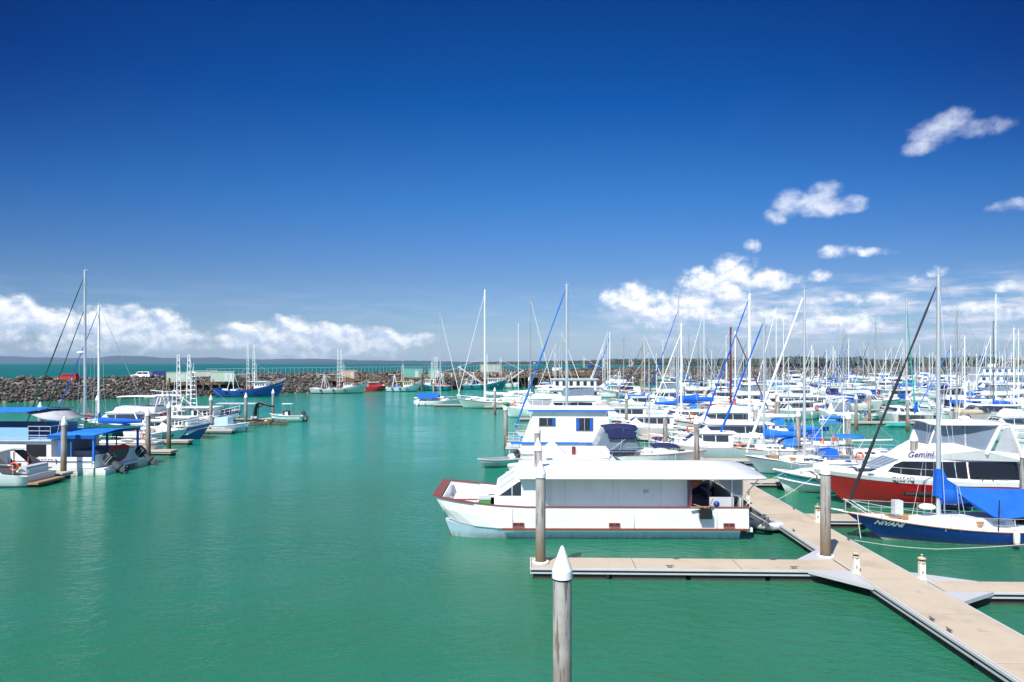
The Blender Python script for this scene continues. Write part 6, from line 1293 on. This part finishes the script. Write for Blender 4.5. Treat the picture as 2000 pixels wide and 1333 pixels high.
def box_shed(px,d,w,dp,h,mat,label,z=CREST-.1,roof=None,rz=.5,name='shed',cat='shed',ribs=True):
    r=root(name); m=MB(); m.box(-w/2,w/2,-dp/2,dp/2,0,h); m.build('wall',mat,r)
    m=MB(); m.box(-w/2-.1,w/2+.1,-dp/2-.1,dp/2+.1,h,h+.12); m.build('roof',roof or mat,r)
    if ribs: m=MB(); [m.box(x,x+.08,-dp/2-.05,-dp/2,.1,h-.1) for x in np.arange(-w/2+.1,w/2,.5)]; m.build('ribs',mat,r)
    m=MB(); m.box(w*.1,w*.1+1,-dp/2-.07,-dp/2-.05,.1,2.1 if h>2.3 else h*.8); m.build('door','dkgrey' if not ribs else 'ltgrey',r)
    put(r,X_(px,d),d,rz,z); tag(r,label,cat)
box_shed(352,181,6.1,2.4,2.5,'palegreen','pale green shipping container on the left wharf, left of two',3.62,rz=.12,name='container',cat='container')
box_shed(437,185,6.1,2.4,2.6,'palegreen','pale green shipping container on the left wharf, right of two',3.62,rz=.12,name='container',cat='container')
box_shed(400,196,7,2.4,1.6,'palegreen','low pale green tank behind the left containers',cr(3.9)-.3,rz=.3,name='tank',cat='tank')
box_shed(808,218,6,3,2.9,'aqua','larger aqua shed with louvred side on the centre wharf',4.02,rz=.05); box_shed(850,224,4.6,3,2.7,'aqua','smaller aqua shed behind the thin grey mast',4.02,rz=.05)
box_shed(957,241,6.2,2.6,2.7,'palegreen','cream container behind the white ketch',cr(5)-.2,rz=.3,name='container',cat='container')
box_shed(1088,266,3.2,2.6,2.6,'white','small white hut on the wharf above the flybridge cruisers',4.22,rz=.3,ribs=False,name='hut',cat='hut')
box_shed(683,215,5,2.6,2.6,'sand','sand coloured stall behind the grey and white trawler',3.62,rz=.1)
m=MB(); m.box(-.7,.7,-.5,.5,0,2.3); m.box(-.6,.6,-.52,-.5,.2,2.2); o=m.build('crate_stack','brownwood'); put(o,X_(697,213),213,.1,3.6); tag(o,'dark upright crate beside the sand coloured stall','crate')
def car(body,kind,px,d,rz,label,z,roofc=None):
    r=root('parked_car'); L,W=4.6,1.8; m=MB(); c=House(W/2,W/2*.96,.32,.95); c.solid([(-2.3,.4),(-2.25,.32),(2.2,.32),(2.3,.5),(2.28,.74),(1.15,.92),(-2.3,.95)],m); m.build('body',body,r)
    c=House(W/2*.93,W/2*.76,.9,1.62 if kind!='sedan' else 1.42); zt=1.6 if kind!='sedan' else 1.40
    back={'sedan':(-1.75,-1.1),'wagon':(-2.22,-2.0),'ute':(-2.15,-2.1),'suv':(-2.2,-2.12)}[kind]
    m=MB(); c.solid([(back[0],.9),(1.15,.9),(.45,zt),(back[1],zt)],m); m.build('cabin',roofc or body,r)
    m=MB(); c.side(m,[(back[0]+.28,.98),(-.62,.98),(-.62,zt-.12),(back[1]+.2,zt-.12)],0,.008); c.side(m,[(-.52,.98),(.85,.98),(.38,zt-.12),(-.52,zt-.12)],0,.008); c.front(m,(1.15,.9),(.45,zt),.12,.88,1); m.build('window','glass',r)
    for x in(-1.4,1.42):
        for s in(1,-1): m=MB(); m.lathe([(.0,-.1),(.2,-.1),(.34,-.1),(.36,-.07),(.36,.07),(.34,.1),(.2,.1),(0,.1)],(x,s*(W/2-.1),.36),14,0,True,'y'); w_=m.build('wheel','rubber',r); m=MB(); m.lathe([(0,-.115),(.19,-.112),(.2,-.1)],(x,s*(W/2-.1),.36),10,0,True,'y'); m.lathe([(.2,.1),(.19,.112),(0,.115)],(x,s*(W/2-.1),.36),10,0,True,'y'); m.build('hubcap','alu',w_)
    for s in(1,-1): m=MB(); m.box(2.26,2.31,s*.62-.16,s*.62+.16,.56,.72); m.build('headlight','ltgrey',r)
    m=MB(); m.box(2.25,2.36,-.85,.85,.3,.46); m.box(-2.38,-2.25,-.85,.85,.32,.48); m.build('bumper','dkgrey',r)
    if kind in('wagon','suv'): m=MB(); [m.tube([(-1.8,s*.6,zt+.08),(.2,s*.6,zt+.08)],.02,4) for s in(1,-1)]; m.build('roof_rack','black',r)
    put(r,X_(px,d),d,rz,z); r.scale=(1.1,1.1,1.1); tag(r,label,'car','cars parked along the breakwater road')
car('redc','wagon',131,166,PI+.12,'red station wagon with a white canopy parked on the breakwater road at far left',cr(3.1)-.25,None)
car('white','wagon',276,185,PI+.1,'white hatchback parked on the breakwater road, middle of the three cars',cr(3.55)-.25); car('navy','suv',317,192,.15,'dark blue four wheel drive parked beside the pale green containers',cr(3.75)-.25)
car('navy','ute',1160,306,.4,'dark car parked behind the small white hut on the breakwater',cr(6.3)-.25)
# fence on the breakwater
r=root('fence'); k=0
for i in range(92):
    s=3.72+i*(5.3-3.72)/91; p=bwp(s,16.2,cr(s)-.25); m=MB(); m.tube([p,(p[0],p[1],p[2]+2.3)],.035,4); m.build('post','ltgrey',r)
m=MB(); 
for z in(2.28,): m.tube([bwp(3.72+i*(5.3-3.72)/30,16.2,cr(3.72+i*(5.3-3.72)/30)-.25+z) for i in range(31)],.022,4)
m.build('rail','white',r); tag(r,'white post fence on the breakwater crest behind the trawlers','fence')
def T(px,d,rz,label,cat='trawler',**kw): r=trawler(**kw); at(r,px,d,rz,label,cat,B=kw.get('B',5)); return r
T(490,176,0.02,'large blue trawler with two tall masts and a high bow, moored by the breakwater',L=17.5,B=5.4,fb=1.6,bow=4.0,stern=2.2,hull='deepblue',boot='black',trim='deepblue',mastH=8.5,arms='up',armlen=10.5,hx=(.08,.24),hh=2.4,lod=0)
T(664,195,0.04,'long grey and white trawler with a red wheelhouse roof against the rocks',L=16.3,B=5,fb=1.3,bow=3.0,stern=1.7,hull='ltgrey',boot='black',trim='white',mastH=8.0,arms='up',armlen=10.2,hx=(.08,.22),hh=2.2,roof='redc',lod=0)
T(788,206,.05,'pale blue and white fishing boat with a yellow trimmed roof',L=10.5,B=3.8,fb=1.3,bow=2.6,hull='paleblue',boot='navy',trim='yellow',mastH=8,arms=None,gal=1,hx=(.0,.25),roof='yellow',nets='blue')
r=cruiser(6.6,2.8,1.4,1.9,1.2,'red','black',None,1,0,None,None,'glass',arch=0,house='red',rail=0); at(r,735,209,.1,'small bright red boat between the two trawlers','motor boat')
T(846,214,PI-.1,'dark teal trawler with white masts behind the blue tarpaulin boat',L=11,B=4,fb=1.6,bow=2.8,hull='teal',boot='black',mastH=9,arms='up',armlen=8,nets='orange')
T(897,226,.0,'red trawler moored at the wharf, left of the white ketch mast',L=10,B=4,fb=1.4,bow=2.4,hull='redc',boot='black',mastH=7.5,arms='down',armlen=8,nets='redc')
T(948,224,.05,'blue trawler with a tangle of white booms behind the white ketch',L=15,B=5,fb=1.6,bow=3.6,hull='teal',boot='navy',mastH=11,arms='down',armlen=11)
T(980,236,PI,'white trawler with spread white booms right of the white ketch',L=12,B=4.4,fb=1.5,bow=2.8,hull='white',boot='teal',mastH=10,arms='down',armlen=9)
T(1183,292,.0,'distant blue trawler in front of the rocks right of the white hut',L=11,B=4.2,fb=1.5,bow=2.8,hull='blue',boot='navy',mastH=9,arms='up',armlen=8)
T(1235,296,.1,'distant orange and white trawler beside the wharf',L=11,B=4.2,fb=1.3,bow=2.6,hull='orange',boot='navy',mastH=9,arms='up',armlen=8,nets='orange')
T(1142,288,PI,'distant white trawler with a timber mast above the double deck houseboat',L=11,B=4.2,fb=1.3,bow=2.8,hull='white',boot='navy',mastH=11,arms='down',armlen=9)
T(1310,268,PI,'dark green trawler at the end of the wharf',L=11,B=4.2,fb=1.5,bow=2.9,hull='teal',boot='black',mastH=10,arms='up',armlen=9)
m=MB(); [m.box(lerp(-9,9,i/15)-.6,lerp(-9,9,i/15)+.6,-1,1,0,.7+.8*((i*7)%4)/3,i%4) for i in range(16)]; o=m.build('crate_row',['orange','white','sand','blue']); put(o,X_(1255,291),291,.5,4.0); tag(o,'jumbled row of orange and white fish crates stacked on the far wharf','crates')
# houses in the wood
def house(px,d,w,mat,rf,label,z=3,h=3.2):
    r=root('house'); m=MB(); m.box(-w/2,w/2,-4,4,0,h); m.build('wall',mat,r); m=MB(); m.add([(-w/2-.5,-4.6,h),(w/2+.5,-4.6,h),(w/2+.5,4.6,h),(-w/2-.5,4.6,h),(-w/2+2,0,h+2.4),(w/2-2,0,h+2.4)],[(0,1,5,4),(2,3,4,5),(1,2,5),(3,0,4),(3,2,1,0)]); m.build('roof',rf,r)
    m=MB(); [m.box(x-.6,x+.6,-4.05,-4,1,2.3) for x in(-w*.3,0,w*.3)]; m.build('window','glass',r); put(r,X_(px,d),d,.1,z); tag(r,label,'house')
for px,d,w,mt,rf,l,z in [(1600,1080,14,'cream','white','pale roofed house in the wood left of the black furled sail',3),(1693,1075,12,'white','white','white house at the edge of the wood above the person in the blue shirt',3),(1752,1080,20,'cream','white','long pale roofed house in the wood left of the tall white mast',4),(1783,1070,10,'white','white','small white house under the trees beside the black furled sail',3.5),
 (1978,1062,26,'cream','redc','red roofed building in the wood at the right edge',6),(1895,1080,12,'white','ltgrey','grey roofed house in the wood left of the ferry',3),(1050,3900,50,'white','white','tiny white building on the far low shore above the blue houseboat',4),(1655,1090,10,'white','white','white cottage in the wood behind the light blue furled sail',3)]: house(px,d,w,mt,rf,l,z)
# ---------------- filling rows of the marina: prototypes, then copies
SPLIT_ON[0]=False
protoY=[];rnd=random.Random(11)
HC=[('white','navy'),('white','black'),('white','deepblue'),('offwhite','teal'),('white','maroon'),('navy','white'),('cream','navy'),('white','teal')]
CC=['blue','blue2','navycloth','white','green','blue','sand','purple','blue2','tealc']
for i in range(12):
    h,b_=HC[i%8]; L=8.5+ (i*37%50)/10; o=yacht(L,3.3,8.5+L*.62*(1+.0*i)-(i%3),h,b_,[None,'blue2',None,'navy'][i%4],cover=CC[i%10],furl=[None,'white',None,'white','blue2','ltgrey'][i%6],mast=['alu','ltgrey','grey','white'][i%4],lod=2,bim=[None,'blue','white','navycloth'][(i//2)%4],dodger=[None,'blue2','white'][i%3])
    protoY.append((o,f"{ {'offwhite':'off white'}.get(h,h)} yacht with a { {'blue2':'bright blue','navycloth':'navy','sand':'tan','tealc':'teal'}.get(CC[i%10],CC[i%10])} boom cover"))
for i in range(8):
    h,b_=HC[(i*3)%8]; L=9+(i*23%40)/10; fly=i%3!=0
    o=cruiser(L,3.8,1.3,1.85,1.1,h,b_,[None,'navy','blue2'][i%3],2,int(fly),['white','navycloth','blue2','cream'][i%4] if fly else None,[None,'clear'][i%2],['glass','tint'][i%2],aft=[None,'blue','white','navycloth'][i%4],outr=i%2)
    protoY.append((o,f"{ {'offwhite':'off white'}.get(h,h)} "+("flybridge cruiser with a "+['white','navy','bright blue','cream'][i%4]+" top" if fly else "low motor boat with "+['no','blue','white','navy'][i%4]+" cockpit cover")))
for i in range(3):
    o=catam(10.5+i,6,16+i,'white',['navy','black','teal'][i],2,['blue','white','blue2'][i],['white','blue',None][i],mast=['alu','white','grey'][i]); protoY.append((o,"white catamaran with a "+['blue','white','bright blue'][i]+" boom cover"))
for o,_ in protoY: put(o,0,-5000,0)
used=set(); RN=['second','third','fourth','fifth','sixth','seventh']
def bw_y(x):
    for a,b_ in zip(BW[:-1],BW[1:]):
        if a[0]<=x<=b_[0]: return a[1]+(b_[1]-a[1])*(x-a[0])/(b_[0]-a[0])
    return 1e9
placed=[]
rows=[(7.0,0,180,206),(21.5,1,80,205),(55,0,84,262),(77,1,96,285),(112,0,112,300),(130,1,128,310),(165,0,180,325),(183,1,195,335),(218,0,235,350),(236,1,250,365),(272,0,290,380),(292,1,320,400)]
def free(x0,x1,y0,y1): return all(x1<a or x0>b_ or y1<c or y0>d_ for a,b_,c,d_ in OCC)
for ri,(u,side,v0,v1) in enumerate(rows):
    v=v0
    while v<v1:
        step=rnd.choice([4.9,5.4,6.0]); v+=step+(1.5 if rnd.random()<.3 else 0)
        if rnd.random()<.06: continue
        x,y=UV(u,v); x+=rnd.uniform(-1,1)
        if x/y>.79 or y>bw_y(x)-26: continue
        k=rnd.randrange(len(protoY)) if rnd.random()<.75 else rnd.randrange(12)
        o,desc=protoY[k]; L=o['_L']; B=6.2 if k>=20 else 3.8
        if B>5: v+=2
        if not free(x-L/2,x+L/2,y-B/2+.3,y+B/2-.3): continue
        placed.append((x,y,k,ri,side)); occ(x-L/2,x+L/2,y-B/2+.3,y+B/2-.3)
LM=[(-9999,'the picture edge'),(1000,'the white ketch'),(1092,'the blue trimmed houseboat'),(1254,'the timber mast'),(1325,'the navy furled sail'),(1464,'the thick white mast'),(1580,'the blue work boat'),(1690,'the blue shirted person'),(1768,'the white catamaran'),(1842,'the tall near mast'),(1945,'the diamond rigged mast')]
cnt={}
placed.sort(key=lambda q:q[0]/q[1])
for (x,y,k,ri,side) in placed:
    o,desc=protoY[k]; c=o if k not in used else dup(o); used.add(k)
    put(c,x,y,(PI if rnd.random()<.6 else 0)+TILT+rnd.uniform(-.03,.03)); s=rnd.uniform(.92,1.1); c.scale=(s,s,s*rnd.uniform(.94,1.08))
    px=CX+x/y*F; lm=[l for p,l in LM if p<=px][-1]; n_=cnt[lm]=cnt.get(lm,0)+1; sfx='th' if 10<n_%100<14 else {1:'st',2:'nd',3:'rd'}.get(n_%10,'th')
    tag(c,f"{desc}, {n_}{sfx} right of {lm}",'yacht' if k<12 else ('motor cruiser' if k<20 else 'catamaran'),'boats berthed in the distant marina rows')
for k,(o,_) in enumerate(protoY):
    if k not in used:
        for ch in list(o.children): bpy.data.objects.remove(ch)
        bpy.data.objects.remove(o)
PILES=[]
for u,v0,v1,l in [(121,110,300,'third'),(174,180,330,'fourth'),(227,235,360,'fifth'),(282,290,395,'farthest')]:
    r=dock(u-1.1,u+1.1,v0,v1,10,fname='walkway'); tag(r,l+' marina walkway, far off among the boats at right','floating dock')
n_=0
for u,side,v0,v1 in rows:
    v=v0+3
    uu=u+(-8 if side==0 else 8)
    while v<v1:
        x,y=UV(uu,v); v+=17
        if x/y>.78 or y>bw_y(x)-22 or not free(x-.3,x+.3,y-.3,y+.3): continue
        n_+=1; PILES.append((x,y))
PILES.sort(key=lambda q:q[0]/q[1]); cnt={}
for x,y in PILES:
    px=CX+x/y*F; lm=[l for p,l in LM if p<=px][-1]; n_=cnt[lm]=cnt.get(lm,0)+1; sfx='th' if 10<n_%100<14 else {1:'st',2:'nd',3:'rd'}.get(n_%10,'th')
    p=pile(x,y,f"distant pile with a white cone, {n_}{sfx} right of {lm}")
# haze
hz=MB(); hz.box(-16000,16000,-150,14500,-1.0,155)
o=hz.build('haze','white'); m=bpy.data.materials.new('haze'); m.use_nodes=True; n=m.node_tree.nodes; n.clear(); out=n.new('ShaderNodeOutputMaterial'); pv=n.new('ShaderNodeVolumePrincipled')
pv.inputs['Color'].default_value=(.50,.74,1,1); pv.inputs['Density'].default_value=3.5e-5; pv.inputs['Anisotropy'].default_value=0; m.node_tree.links.new(pv.outputs[0],out.inputs['Volume'])
o.data.materials.clear(); o.data.materials.append(m); o['kind']='stuff'; o['label']='thin blue sea haze over the whole bay'
